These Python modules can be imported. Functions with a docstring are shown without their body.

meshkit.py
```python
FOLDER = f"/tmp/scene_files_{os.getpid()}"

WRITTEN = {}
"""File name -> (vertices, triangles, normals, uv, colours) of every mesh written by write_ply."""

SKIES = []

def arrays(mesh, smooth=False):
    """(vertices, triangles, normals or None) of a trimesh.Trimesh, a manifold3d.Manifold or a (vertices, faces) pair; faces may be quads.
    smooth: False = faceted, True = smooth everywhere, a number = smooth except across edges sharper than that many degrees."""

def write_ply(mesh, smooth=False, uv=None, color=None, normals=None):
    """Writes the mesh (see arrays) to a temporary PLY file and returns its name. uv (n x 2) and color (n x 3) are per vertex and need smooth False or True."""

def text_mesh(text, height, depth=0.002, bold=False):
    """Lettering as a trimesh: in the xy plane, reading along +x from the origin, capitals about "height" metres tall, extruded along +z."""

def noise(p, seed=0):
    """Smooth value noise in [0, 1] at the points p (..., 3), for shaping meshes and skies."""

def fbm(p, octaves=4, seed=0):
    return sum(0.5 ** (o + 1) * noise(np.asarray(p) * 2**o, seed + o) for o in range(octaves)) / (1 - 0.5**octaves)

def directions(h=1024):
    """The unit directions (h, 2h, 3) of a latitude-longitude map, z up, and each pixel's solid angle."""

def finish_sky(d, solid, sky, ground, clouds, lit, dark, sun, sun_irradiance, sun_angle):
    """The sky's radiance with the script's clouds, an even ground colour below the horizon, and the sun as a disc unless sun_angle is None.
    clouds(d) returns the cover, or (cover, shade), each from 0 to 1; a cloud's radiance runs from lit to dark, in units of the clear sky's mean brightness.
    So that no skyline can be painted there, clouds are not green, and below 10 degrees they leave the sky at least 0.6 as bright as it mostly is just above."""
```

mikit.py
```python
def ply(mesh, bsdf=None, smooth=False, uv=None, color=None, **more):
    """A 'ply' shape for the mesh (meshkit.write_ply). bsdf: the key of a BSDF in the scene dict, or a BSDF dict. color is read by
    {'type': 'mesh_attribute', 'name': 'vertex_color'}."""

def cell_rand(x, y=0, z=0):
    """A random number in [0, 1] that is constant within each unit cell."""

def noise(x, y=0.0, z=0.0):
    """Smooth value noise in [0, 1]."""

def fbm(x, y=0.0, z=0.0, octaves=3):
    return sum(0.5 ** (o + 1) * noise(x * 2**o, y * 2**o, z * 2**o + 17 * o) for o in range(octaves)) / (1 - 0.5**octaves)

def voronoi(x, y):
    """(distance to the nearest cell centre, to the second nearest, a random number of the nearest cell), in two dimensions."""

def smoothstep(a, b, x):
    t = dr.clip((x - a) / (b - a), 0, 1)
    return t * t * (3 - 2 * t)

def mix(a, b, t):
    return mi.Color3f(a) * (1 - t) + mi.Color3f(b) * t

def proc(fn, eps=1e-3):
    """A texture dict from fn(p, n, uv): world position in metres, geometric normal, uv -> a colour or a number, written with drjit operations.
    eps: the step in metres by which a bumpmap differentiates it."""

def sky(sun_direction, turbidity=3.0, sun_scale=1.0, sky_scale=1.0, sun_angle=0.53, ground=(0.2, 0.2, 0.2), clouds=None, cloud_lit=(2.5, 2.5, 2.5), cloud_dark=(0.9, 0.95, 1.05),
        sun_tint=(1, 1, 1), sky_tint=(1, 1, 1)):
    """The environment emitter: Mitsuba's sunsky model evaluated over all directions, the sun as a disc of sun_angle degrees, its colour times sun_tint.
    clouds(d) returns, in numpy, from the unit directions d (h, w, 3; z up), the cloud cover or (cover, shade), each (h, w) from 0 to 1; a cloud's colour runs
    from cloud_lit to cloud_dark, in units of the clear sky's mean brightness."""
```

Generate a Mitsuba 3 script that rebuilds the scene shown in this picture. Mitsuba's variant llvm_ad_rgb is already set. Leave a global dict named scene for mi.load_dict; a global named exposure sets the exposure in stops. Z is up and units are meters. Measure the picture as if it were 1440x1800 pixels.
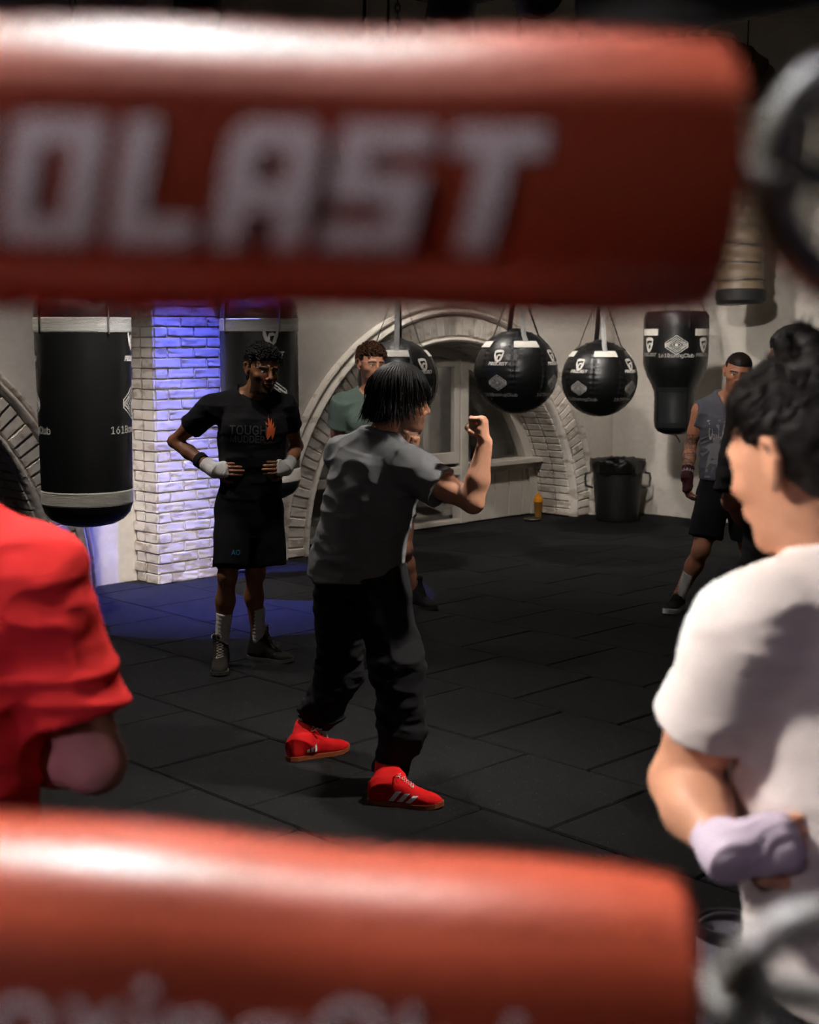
import math, random
import numpy as np, trimesh, mitsuba as mi, drjit as dr, mikit, meshkit
from mikit import proc, noise, fbm, smoothstep, mix, cell_rand
from shapely.geometry import Polygon, Point, LineString, box as sbox
from shapely import affinity
from shapely.ops import unary_union
from scipy.ndimage import gaussian_filter

T = mi.ScalarTransform4f
random.seed(7); RNG = np.random.default_rng(7)
scene, labels = {}, {}

# ------------------------------------------------------------------ camera, light, exposure
CAM_H, FOCAL, CX, CY, HORIZON = 1.80, 2400.0, 720.0, 900.0, 590.0
PITCH = math.atan((CY - HORIZON) / FOCAL)
FWD = np.array([0, math.cos(PITCH), -math.sin(PITCH)])
exposure = 0.0
scene['camera'] = {'type': 'thinlens', 'fov': 2 * math.degrees(math.atan(CX / FOCAL)), 'fov_axis': 'x', 'aperture_radius': 0.0062,
                   'focus_distance': 6.6, 'near_clip': 0.05, 'far_clip': 100.0,
                   'to_world': T().look_at(origin=[0, 0, CAM_H], target=[0, float(FWD[1]), CAM_H + float(FWD[2])], up=[0, 0, 1])}
# unseen spotlights, each placed for what it lights: (position, aim, power, colour, radius, half angle)
WARM, NEUTRAL, BLUE, VIOLET = (1.0, 0.925, 0.86), (1.0, 0.94, 0.88), (0.10, 0.12, 1.0), (0.82, 0.62, 1.0)
UNSEEN_LAMPS = [
    ((-2.6, 7.0, 3.62), (-1.0, 7.25, 0.5), 480, WARM, 0.10, 34, 'near the left arch'),
    ((-0.55, 6.50, 3.66), (-0.15, 5.4, 0.7), 470, WARM, 0.14, 46, 'above the middle of the floor'),
    ((-0.25, 9.2, 3.60), (1.1, 11.8, 0.3), 200, WARM, 0.10, 34, 'in front of the arched window'),
    ((-0.15, 11.25, 3.72), (0.5, 11.2, 0.0), 560, WARM, 0.10, 42, 'above the ball bag nearest the window'),
    ((1.25, 10.3, 3.60), (2.25, 13.2, 0.9), 820, WARM, 0.10, 40, 'in front of the corner with the bin'),
    ((0.50, 6.4, 3.50), (2.65, 11.8, 1.0), 1950, WARM, 0.10, 26, 'aimed at the right wall'),
    ((-1.02, 6.95, 3.62), (-1.88, 10.0, 0.0), 3300, WARM, 0.10, 12.5, 'aimed at the brick pillar'),
    ((1.70, 4.85, 3.66), (0.28, 5.15, 1.05), 1800, WARM, 0.10, 18, 'aimed at the man throwing a punch'),
    ((-0.35, 2.4, 3.50), (-0.5, 2.1, 1.3), 600, NEUTRAL, 0.10, 26, 'above the person in red'),
    ((-1.30, 1.64, 2.75), (0.55, 1.9, 1.25), 300, NEUTRAL, 0.18, 19, 'low beside the ring, aimed at the pale T-shirt'),
    ((-0.30, 1.15, 3.55), (-0.13, 0.52, 1.7), 1750, NEUTRAL, 0.10, 16, 'above the padded ropes'),
    ((0.15, -2.2, 3.60), (-0.1, 5.4, 1.0), 420, WARM, 0.06, 8, 'added behind the camera as fill for the man in grey'),  # added fill, lifts the dark back of the man in grey
    ((0.25, 6.75, 3.62), (-0.22, 8.95, 1.2), 800, WARM, 0.10, 11, 'aimed at the man in green'),  # out of view, placed to brighten the man in green
    ((-2.9, 7.7, 3.62), (-2.45, 9.0, 1.2), 600, WARM, 0.10, 24, 'aimed at the left arch'),
]
UNSEEN_COLOUR_LAMPS = [  # coloured spotlights out of view: blue for the pillar, tinted ones for the foreground
    ((-1.36, 9.62, 3.60), (-1.26, 9.45, 0.0), 19000, BLUE, 0.07, 25, 'with a blue lamp'),
    ((-2.2, -0.8, 2.6), (0.0, 0.5, 1.75), 190, (1.0, 0.84, 0.92), 0.12, 9, 'tinted pale pink, placed left of the ring to light the rope lettering'),  # unseen, placed to brighten the white letters on the pads
    ((1.0, -0.7, 2.4), (0.78, 1.75, 1.05), 24, VIOLET, 0.12, 13, 'with a violet lamp, placed right of the ring to light the pale T-shirt'),  # unseen, puts a violet tint on the pale T-shirt
    ((-1.9, -0.6, 3.0), (-0.44, 2.05, 1.10), 900, VIOLET, 0.06, 7, 'with a violet lamp, placed to light the arm of the person in red'),  # unseen, puts a violet tint on the bent elbow
]

# ------------------------------------------------------------------ helpers: placing
def ray(x, y):
    a, b = (x - CX) / FOCAL, -(y - CY) / FOCAL
    c, s = math.cos(PITCH), math.sin(PITCH)
    return np.array([a, c + b * s, -s + b * c])
def at(x, y, D):
    r = ray(x, y); return np.array([0, 0, CAM_H]) + r * (D / r[1])
def fl(x, y, z=0.0):
    r = ray(x, y); return np.array([0, 0, CAM_H]) + r * ((z - CAM_H) / r[2])
ANG = math.radians(44.6)
U = np.array([math.cos(ANG), math.sin(ANG), 0]); V = np.array([math.sin(ANG), -math.cos(ANG), 0]); Z = np.array([0, 0, 1.0])
CORNER = np.array([2.10, 14.07, 0])
def room(u, v, z=0.0): return CORNER + U * u + V * v + Z * z
def unit(a): a = np.asarray(a, float); return a / np.linalg.norm(a)
def mat(X, Y, Zv, o):
    m = np.eye(4); m[:3, 0], m[:3, 1], m[:3, 2], m[:3, 3] = X, Y, Zv, o; return m
def tw(m): return T(np.asarray(m, float).tolist())

# ------------------------------------------------------------------ helpers: scene entries
def numbered(name):
    used = lambda k: k in scene or k in labels or any(q.startswith(k + '__') for q in scene)
    if not used(name): return name
    n = 1
    while used(f'{name}_{n:03d}'): n += 1
    return f'{name}_{n:03d}'
COUNT = {}
def child_key(name):
    if name not in scene: return name
    n = COUNT.get(name, 0) + 1
    COUNT[name] = n
    return f'{name}_{n:03d}'
def thing(name, label, cat, group=None):
    k = numbered(name); labels[k] = {'label': label, 'category': cat}
    if group: labels[k]['group'] = group
    return k
def struct(name, label=None):
    labels[name] = {'kind': 'structure'}
    if label: labels[name]['label'] = label
    return name
def shade(mesh, angle):
    if angle is True or angle is False or angle is None: return mesh, angle
    return trimesh.graph.smooth_shade(trimesh.Trimesh(mesh.vertices, mesh.faces, process=True), angle=math.radians(angle), facet_minarea=None), True
def C(*rgb):
    """sRGB 0..255 -> linear"""
    c = np.array(rgb, float) / 255
    return np.where(c <= 0.04045, c / 12.92, ((c + 0.055) / 1.055) ** 2.4)
def shape(mesh, bsdf, color=None, smooth=30):
    mesh, s = shade(mesh, smooth)
    col = None
    if color is not None:
        color = np.asarray(color(np.asarray(mesh.vertices)) if callable(color) else color, float)
        col = np.tile(color, (len(mesh.vertices), 1)) if color.ndim == 1 else color
    return mikit.ply(mesh, bsdf, smooth=s, color=col)
def put(key, mesh, bsdf, color=None, smooth=30, label=None, kind=None):
    """one mesh as one entry; key is parent + '__' + name"""
    if isinstance(mesh, (list, tuple)): mesh = trimesh.util.concatenate(list(mesh))
    key = child_key(key)
    scene[key] = shape(mesh, bsdf, color, smooth)
    e = {}
    if label: e['label'] = label
    if kind: e['kind'] = kind
    if e: labels[key] = {**labels.get(key, {}), **e}
    return key
def put_shared(key, ply_dict, m):
    key = child_key(key); m = np.array(m, float)
    if np.linalg.det(m[:3, :3]) < 0: m[:3, 1] *= -1          # the shared pieces are symmetric in y
    scene[key] = {**ply_dict, 'to_world': tw(m)}; return key

# ------------------------------------------------------------------ helpers: meshes
def tube(pts, r, n=16, caps=True, closed=False, flat=None):
    pts = np.asarray(pts, float); m = len(pts); r = np.broadcast_to(r, (m,)).astype(float)
    tan = np.gradient(pts, axis=0) if not closed else np.roll(pts, -1, 0) - np.roll(pts, 1, 0)
    tan /= np.linalg.norm(tan, axis=1, keepdims=True) + 1e-12
    ref = np.array([0, 0, 1.0]) if abs(tan[0][2]) < 0.9 else np.array([1.0, 0, 0])
    nx = np.cross(ref, tan[0]); nx /= np.linalg.norm(nx); rows = []
    a = np.arange(n) * 2 * np.pi / n
    for i in range(m):
        nx = nx - tan[i] * (nx @ tan[i]); nx /= np.linalg.norm(nx) + 1e-12
        ny = np.cross(tan[i], nx)
        e = (1.0, 1.0) if flat is None else flat
        rows.append(pts[i] + r[i] * (np.cos(a)[:, None] * nx * e[0] + np.sin(a)[:, None] * ny * e[1]))
    v = np.vstack(rows); f = []
    for i in range(m if closed else m - 1):
        b, c = i * n, ((i + 1) % m) * n
        for j in range(n):
            k = (j + 1) % n; f += [[b + j, b + k, c + k], [b + j, c + k, c + j]]
    if caps and not closed:
        v = np.vstack([v, pts[:1], pts[-1:]]); p, q = len(v) - 2, len(v) - 1
        for j in range(n):
            k = (j + 1) % n; f += [[p, k, j], [q, (m - 1) * n + j, (m - 1) * n + k]]
    return trimesh.Trimesh(v, f, process=False)
def lathe(profile, n=64):
    """profile [(r, z)] around z, from bottom to top; open ends where r > 0"""
    pr = np.asarray(profile, float); a = np.arange(n) * 2 * np.pi / n
    v = np.stack([np.outer(pr[:, 0], np.cos(a)), np.outer(pr[:, 0], np.sin(a)), np.repeat(pr[:, 1:2], n, 1)], -1).reshape(-1, 3)
    i, j = np.meshgrid(np.arange(len(pr) - 1), np.arange(n), indexing='ij'); k = (j + 1) % n
    q = np.stack([i * n + j, i * n + k, (i + 1) * n + k, (i + 1) * n + j], -1).reshape(-1, 4)
    f = np.vstack([q[:, [0, 1, 2]], q[:, [0, 2, 3]]])
    m = trimesh.Trimesh(v, f, process=False); m.merge_vertices(); m.update_faces(m.nondegenerate_faces()); return m
def chamfer_box(sx, sy, sz, c):
    """a box centred at the origin with chamfered edges"""
    pts = []
    for x in (-1, 1):
        for y in (-1, 1):
            for z in (-1, 1):
                X, Y, W = x * sx / 2, y * sy / 2, z * sz / 2
                pts += [[X - x * c, Y - y * c, W], [X - x * c, Y, W - z * c], [X, Y - y * c, W - z * c]]
    return trimesh.convex.convex_hull(np.array(pts))
def bx(sx, sy, sz, c=0.004): return chamfer_box(sx, sy, sz, min(c, min(sx, sy, sz) * 0.3))
def place(mesh, X, Y, Zv, o):
    m = mesh.copy(); m.apply_transform(mat(X, Y, Zv, o))
    if np.linalg.det(np.array([X, Y, Zv])) < 0: m.invert()
    return m
def inroom(mesh, u=0, v=0, z=0):
    """mesh local x = along the left wall, y = into the room, z = up"""
    return place(mesh, U, V, Z, room(u, v, z))
def extrude(poly, depth):
    gs = getattr(poly, 'geoms', [poly])
    return trimesh.util.concatenate([trimesh.creation.extrude_polygon(g, depth, engine='earcut') for g in gs if g.area > 1e-9])
def fine(mesh, size):
    v, f = trimesh.remesh.subdivide_to_size(mesh.vertices, mesh.faces, size, max_iter=12)
    return trimesh.Trimesh(v, f, process=False)
def wrap(mesh2d, fn):
    """warp an extruded flat shape: fn(x, y) -> (point, normal); local z is the height above the surface"""
    v = np.asarray(mesh2d.vertices); p, n = fn(v[:, 0], v[:, 1])
    return trimesh.Trimesh(p + n * v[:, 2:3], mesh2d.faces, process=False)
def centered(mesh):
    b = mesh.bounds; m = mesh.copy(); m.apply_translation([-(b[0][0] + b[1][0]) / 2, -(b[0][1] + b[1][1]) / 2, 0]); return m

# flat prints: block italic lettering, a shield, an eye in nested hexagons
GLYPH = {
    'P': [[(0, 0), (0, 7), (5, 7), (5, 2.6), (1.7, 2.6), (1.7, 0)], [(1.7, 4.1), (3.4, 4.1), (3.4, 5.6), (1.7, 5.6)]],
    'R': [[(0, 0), (0, 7), (5, 7), (5, 3.1), (4.2, 2.7), (5.2, 0), (3.4, 0), (2.6, 2.5), (1.7, 2.5), (1.7, 0)], [(1.7, 4.0), (3.4, 4.0), (3.4, 5.6), (1.7, 5.6)]],
    'O': [[(0, 0.4), (0, 6.6), (0.4, 7), (4.8, 7), (5.2, 6.6), (5.2, 0.4), (4.8, 0), (0.4, 0)], [(1.7, 1.5), (3.5, 1.5), (3.5, 5.5), (1.7, 5.5)]],
    'L': [[(0, 0), (0, 7), (1.7, 7), (1.7, 1.6), (4.8, 1.6), (4.8, 0)]],
    'A': [[(0, 0), (0, 6), (0.8, 7), (4.4, 7), (5.2, 6), (5.2, 0), (3.5, 0), (3.5, 2.2), (1.7, 2.2), (1.7, 0)], [(1.7, 3.7), (3.5, 3.7), (3.5, 5.5), (1.7, 5.5)]],
    'S': [[(0, 0), (0, 1.5), (3.5, 1.5), (3.5, 2.8), (0, 2.8), (0, 7), (5.2, 7), (5.2, 5.5), (1.7, 5.5), (1.7, 4.3), (5.2, 4.3), (5.2, 0)]],
    'T': [[(0, 5.4), (0, 7), (5.4, 7), (5.4, 5.4), (3.6, 5.4), (3.6, 0), (1.8, 0), (1.8, 5.4)]],
}
def block_word(word, height, slant=0.25, gap=0.9):
    x, parts = 0, []
    for ch in word:
        g = GLYPH[ch]; p = Polygon(g[0], g[1:]); parts.append(affinity.translate(p, x, 0)); x += p.bounds[2] + gap
    s = height / 7
    return affinity.affine_transform(unary_union(parts), [s, s * slant, 0, s, 0, 0])
def shield_shape(w):
    o = Polygon([(-.5, .5), (-.3, .6), (0, .64), (.3, .6), (.5, .5), (.46, .0), (.3, -.4), (0, -.68), (-.3, -.4), (-.46, 0)])
    c1 = Polygon([(-.34, .3), (.1, .36), (.36, .34), (.28, .1), (.1, .2), (-.1, .12), (-.2, -.1)])
    c2 = Polygon([(-.02, -.02), (.22, 0), (.08, -.4), (-.06, -.28)])
    return affinity.scale(o.difference(c1).difference(c2), w, w, origin=(0, 0))
def eye_shape(w):
    def hexa(a, b, c): return Polygon([(-a, -c), (-a, c), (0, b), (a, c), (a, -c), (0, -b)])
    t = .022; rings = []
    for k, (a, b, c) in enumerate([(.5, .42, .10), (.5, .33, .01), (.36, .25, .0)]):
        h = hexa(a, b, max(c, .001)); rings.append(h.difference(h.buffer(-t * 1.25, join_style=2)))
    for sx in (-1, 1):
        for sy in (-1, 1):
            rings.append(LineString([(sx * .5, sy * .10), (sx * .34, -sy * .02)]).buffer(t * .5, cap_style=2))
            rings.append(LineString([(sx * .5, -sy * .02), (sx * .20, sy * .15)]).buffer(t * .5, cap_style=2))
    i = hexa(.22, .16, .001); rings.append(i.difference(i.buffer(-t, join_style=2)))
    rings.append(Point(0, 0).buffer(.075))
    return affinity.scale(unary_union(rings), w, w, origin=(0, 0))
CLUB = {}
def club_text(h):
    if h not in CLUB: CLUB[h] = centered(meshkit.text_mesh('161BoxingClub', h, 0.001))
    return CLUB[h]

# ------------------------------------------------------------------ materials
VC = {'type': 'mesh_attribute', 'name': 'vertex_color'}
def principled(color, rough, **k): return {'type': 'twosided', 'bsdf': {'type': 'principled', 'base_color': color, 'roughness': rough, **k}}
def rgb(c): return {'type': 'rgb', 'value': [float(x) for x in np.broadcast_to(c, 3)]}
scene['matte'] = principled(VC, 0.9, specular=0.25)
scene['satin'] = principled(VC, 0.5, specular=0.5)
scene['vinyl'] = principled(VC, 0.36, specular=0.5)
scene['skin'] = principled(VC, 0.5, specular=0.4)
scene['cloth'] = {'type': 'bumpmap', 'arbitrary': proc(lambda p, n, uv: 0.00022 * noise(p.x * 300, p.y * 300, p.z * 300) + 0.003 * fbm(p.x * 15, p.y * 15, p.z * 10, octaves=2), eps=2e-3), 'scale': 1.0,
                  'bsdf': principled(VC, 0.92, specular=0.15, sheen=0.25)}
scene['hair'] = principled(VC, 0.55, specular=0.14)
scene['steel'] = principled(rgb((0.86, 0.86, 0.84)), 0.32, metallic=0.85)
scene['dark_steel'] = principled(rgb((0.10, 0.10, 0.10)), 0.4, metallic=0.6)
def plaster_col(p, n, uv):
    a = fbm(p.x * 1.3, p.y * 1.3, p.z * 1.1, octaves=4); b = fbm(p.x * 26, p.y * 26, p.z * 26, octaves=2)
    base = mix((0.50, 0.455, 0.40), (0.60, 0.56, 0.50), a)
    dirt = smoothstep(0.35, 0.0, p.z) * smoothstep(0.45, 0.75, fbm(p.x * 5, p.y * 5, p.z * 2))
    return mix(base * (0.93 + 0.12 * b), (0.24, 0.2, 0.16), dirt * 0.4)
scene['plaster'] = {'type': 'bumpmap', 'arbitrary': proc(lambda p, n, uv: 0.004 * fbm(p.x * 14, p.y * 14, p.z * 14, octaves=3), eps=4e-3), 'scale': 1.0, 'bsdf': principled(proc(plaster_col), 0.75, specular=0.3)}
def brick_col(p, n, uv):
    a = fbm(p.x * 9, p.y * 9, p.z * 16, octaves=4); b = noise(p.x * 3.1, p.y * 3.1, p.z * 5.2)
    base = mix((0.53, 0.485, 0.42), (0.63, 0.58, 0.51), b)
    worn = smoothstep(0.56, 0.72, a + 0.14 * smoothstep(0.5, 0.0, p.z))
    return mix(base, (0.24, 0.18, 0.13), worn * 0.6)
scene['painted_brick'] = {'type': 'bumpmap', 'arbitrary': proc(lambda p, n, uv: 0.006 * fbm(p.x * 28, p.y * 28, p.z * 38, octaves=3), eps=3e-3), 'scale': 1.0, 'bsdf': principled(proc(brick_col), 0.6, specular=0.35)}
scene['mortar'] = principled(proc(lambda p, n, uv: mix((0.40, 0.355, 0.30), (0.52, 0.47, 0.40), fbm(p.x * 12, p.y * 12, p.z * 12))), 0.9)
def rubber_col(p, n, uv):
    a = fbm(p.x * 2.2, p.y * 2.2, octaves=3); g = noise(p.x * 210, p.y * 210, 3); r = cell_rand(dr.floor(p.x * 330), dr.floor(p.y * 330), 5)
    base = mix((0.0050, 0.0052, 0.0051), (0.0085, 0.0086, 0.0083), a) * (0.6 + 0.8 * g)
    return mix(base, (0.07, 0.069, 0.066), smoothstep(0.990, 0.996, r) * 0.8)
scene['rubber'] = {'type': 'bumpmap', 'arbitrary': proc(lambda p, n, uv: 0.0022 * noise(p.x * 190, p.y * 190) + 0.002 * noise(p.x * 60, p.y * 60), eps=2e-3), 'scale': 1.0, 'bsdf': principled(proc(rubber_col), 0.85, specular=0.16)}
scene['timber'] = principled(proc(lambda p, n, uv: mix((0.47, 0.43, 0.37), (0.58, 0.53, 0.46), fbm(p.x * 6, p.y * 6, p.z * 2, octaves=3))), 0.5)
scene['glass'] = {'type': 'thindielectric', 'int_ior': 1.5}
scene['clear_plastic'] = {'type': 'thindielectric', 'int_ior': 1.45, 'specular_transmittance': rgb((0.82, 0.82, 0.86))}
scene['black_paint'] = principled(rgb((0.012, 0.012, 0.012)), 0.7)
scene['dark_ceiling'] = principled(rgb((0.02, 0.018, 0.016)), 0.9)

# ------------------------------------------------------------------ floor
struct('floor', 'black speckled rubber gym floor laid in staggered square tiles')
scene['floor'] = shape(inroom(bx(17.2, 12.2, 0.1, 0.01), -7.9, 5.6, -0.062), 'matte', (0.006, 0.006, 0.006))
S = 0.645
tile_plies = []
for k in range(2):
    tile_plies.append(shape(chamfer_box(S - 0.009, S - 0.009, 0.03, 0.007), 'rubber'))
for i in range(-26, 3):           # along u: each column runs unbroken into the room, its tiles staggered
    for j in range(-1, 18):
        u2, v = (i + 0.5) * S + 0.12, (j + 0.5) * S + 0.30 + (S * 0.5 if i % 2 else 0) - S
        if v - S / 2 > 9.2 or v + S / 2 < -0.1 or u2 - S / 2 > -0.1: continue
        c = room(u2, v)
        d = c[1]; px = CX + FOCAL * c[0] / max(d, 0.1)
        if d < 2.2 or px < -420 or px > 1860: continue
        x0, x1 = u2 - S / 2, min(u2 + S / 2, -0.012); y0, y1 = max(v - S / 2, 0.012), v + S / 2       # cut at the walls
        if x1 - x0 < 0.05 or y1 - y0 < 0.05: continue
        m = mat(U, V, Z, room((x0 + x1) / 2, (y0 + y1) / 2) + Z * (-0.015 + RNG.uniform(-0.0012, 0.0012))) @ np.diag([(x1 - x0) / S, (y1 - y0) / S, 1, 1])
        put_shared('floor__tile', tile_plies[0], m @ trimesh.transformations.euler_matrix(RNG.uniform(-.003, .003), RNG.uniform(-.003, .003), RNG.uniform(-.004, .004)))

# ------------------------------------------------------------------ walls and ceiling
HEIGHT, THICK = 5.8, 0.55
R_IN, R_BRICK0, R_BRICK1, R_OUT = 1.74, 1.80, 1.98, 2.10
ARCHES = [(-2.42, True), (-8.26, False)]
struct('wall_left', 'cream painted wall with two brick arches and a brick pillar')
poly = sbox(-16, -0.06, 0.0, HEIGHT)
for s, _ in ARCHES: poly = poly.difference(Point(s, 0).buffer(R_IN + 0.05, quad_segs=48))
wall = extrude(poly, THICK)       # local x = s, y = z, z = depth
scene['wall_left'] = shape(place(wall, U, Z, V, room(0, -THICK)), 'plaster')
struct('wall_right', 'cream painted wall behind the bin')
scene['wall_right'] = shape(inroom(bx(0.3, 12.6, HEIGHT, 0.01), 0.15, 5.6, HEIGHT / 2), 'plaster')
struct('wall_back'); scene['wall_back'] = shape(inroom(bx(17.2, 0.3, HEIGHT, 0.01), -7.9, 11.75, HEIGHT / 2), 'plaster')
struct('wall_front'); scene['wall_front'] = shape(inroom(bx(0.3, 12.6, HEIGHT, 0.01), -16.4, 5.6, HEIGHT / 2), 'plaster')
struct('ceiling', 'dark ceiling'); scene['ceiling'] = shape(inroom(bx(17.6, 13, 0.2, 0.01), -7.9, 5.6, HEIGHT + 0.1), 'dark_ceiling')
put('ceiling__soffit', inroom(bx(10.9, 9.2, 0.22, 0.01), -4.95 - 5.45, 2.42 + 4.6, 3.82 + 0.11), 'dark_ceiling')

# ------------------------------------------------------------------ arches: mouldings, voussoirs, reveal bricks
def arc_strip(profile, r0, a0, a1, n=72):
    """sweep a closed profile [(radial, out)] along an arc in the wall plane; local x = s, y = z, z = out of the wall"""
    pr = np.array(profile); a = np.linspace(a0, a1, n); m = len(pr)
    v = np.stack([np.outer(np.cos(a), r0 + pr[:, 0]), np.outer(np.sin(a), r0 + pr[:, 0]), np.tile(pr[:, 1], (n, 1))], -1).reshape(-1, 3)
    f = []
    for i in range(n - 1):
        for j in range(m):
            k = (j + 1) % m; f += [[i * m + j, i * m + k, (i + 1) * m + k], [i * m + j, (i + 1) * m + k, (i + 1) * m + j]]
    for e, flip in ((0, False), ((n - 1) * m, True)):
        for j in range(1, m - 1): f.append([e, e + j, e + j + 1] if flip else [e, e + j + 1, e + j])
    t = trimesh.Trimesh(v, f, process=False); t.fix_normals(); return t
def half_round(w, d, base=-0.03, n=9):
    a = np.linspace(0, np.pi, n)
    return [(w / 2 - w / 2 * math.cos(x), d * math.sin(x) ** 0.8) for x in a] + [(w, base), (0, base)]
STEP = 0.0822 / 1.89
def voussoir(r0, r1, dz, step=STEP, gap=0.006):
    pts = []
    for r in (r0 + 0.003, r1 - 0.003):
        for s in (-1, 1):
            w = r * step / 2 - gap / 2
            for z in (0, 1):
                c = 0.006 if z else 0
                pts += [[r - (c if r > (r0 + r1) / 2 else -c), s * (w - c), z * dz], [r, s * w, z * (dz - 0.008)]]
    return trimesh.convex.convex_hull(np.array(pts))
vous = [shape(voussoir(R_BRICK0, R_BRICK1, 0.052 + 0.004 * k, gap=0.007 + 0.003 * k), 'painted_brick') for k in range(3)]
REV_N = 3
reveal = [shape(bx(0.045, 1.77 * STEP - 0.008 - 0.003 * k, THICK / REV_N - 0.012, 0.006), 'painted_brick') for k in range(2)]
for ai, (s0, full) in enumerate(ARCHES):
    key = child_key('wall_left__arch')
    amax = math.pi if full else math.pi * 0.62
    O = room(s0, 0)
    core = trimesh.util.concatenate([arc_strip([(0, -0.02), (0, 0.035), (R_OUT - R_IN - 0.06, 0.035), (R_OUT - R_IN - 0.06, -0.02)], R_IN + 0.03, 0, math.pi),
                                     arc_strip([(0, -THICK + 0.002), (0, 0.02), (0.06, 0.02), (0.06, -THICK + 0.002)], R_IN + 0.025, 0, math.pi)])
    core = place(core, U, Z, V, O)
    scene[key] = shape(core, 'mortar')
    labels[key] = {'label': 'white painted brick arch around the window' if full else 'white painted brick arch at the left edge'}
    for nm, r, w, d in (('moulding', R_IN, 0.052, 0.075), ('moulding', R_BRICK1 + 0.002, 0.066, 0.10), ('moulding', R_BRICK1 + 0.072, 0.05, 0.062)):
        put(key + '__' + nm, place(arc_strip(half_round(w, d), r, 0, math.pi), U, Z, V, O), 'painted_brick', smooth=40)
    n = int(amax / STEP)
    for i in range(n):
        a = (i + 0.5) * math.pi / int(math.pi / STEP)
        jit = RNG.uniform(-0.002, 0.004)
        rad, tan = U * math.cos(a) + Z * math.sin(a), -U * math.sin(a) + Z * math.cos(a)
        put_shared(key + '__brick', vous[i % 3], mat(rad, tan, V, O + V * jit))
    for i in range(int((math.pi * (0.5 if full else 0.42)) / STEP)):
        a = (i + 0.5) * math.pi / int(math.pi / STEP)
        rad, tan = U * math.cos(a) + Z * math.sin(a), -U * math.sin(a) + Z * math.cos(a)
        for k in range(REV_N):
            c = O + rad * (R_IN + 0.012 + RNG.uniform(-.003, .003)) - V * (0.0 + (k + 0.5) * THICK / REV_N)
            put_shared(key + '__reveal_brick', reveal[(i + k) % 2], mat(rad, tan, V, c))

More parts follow.
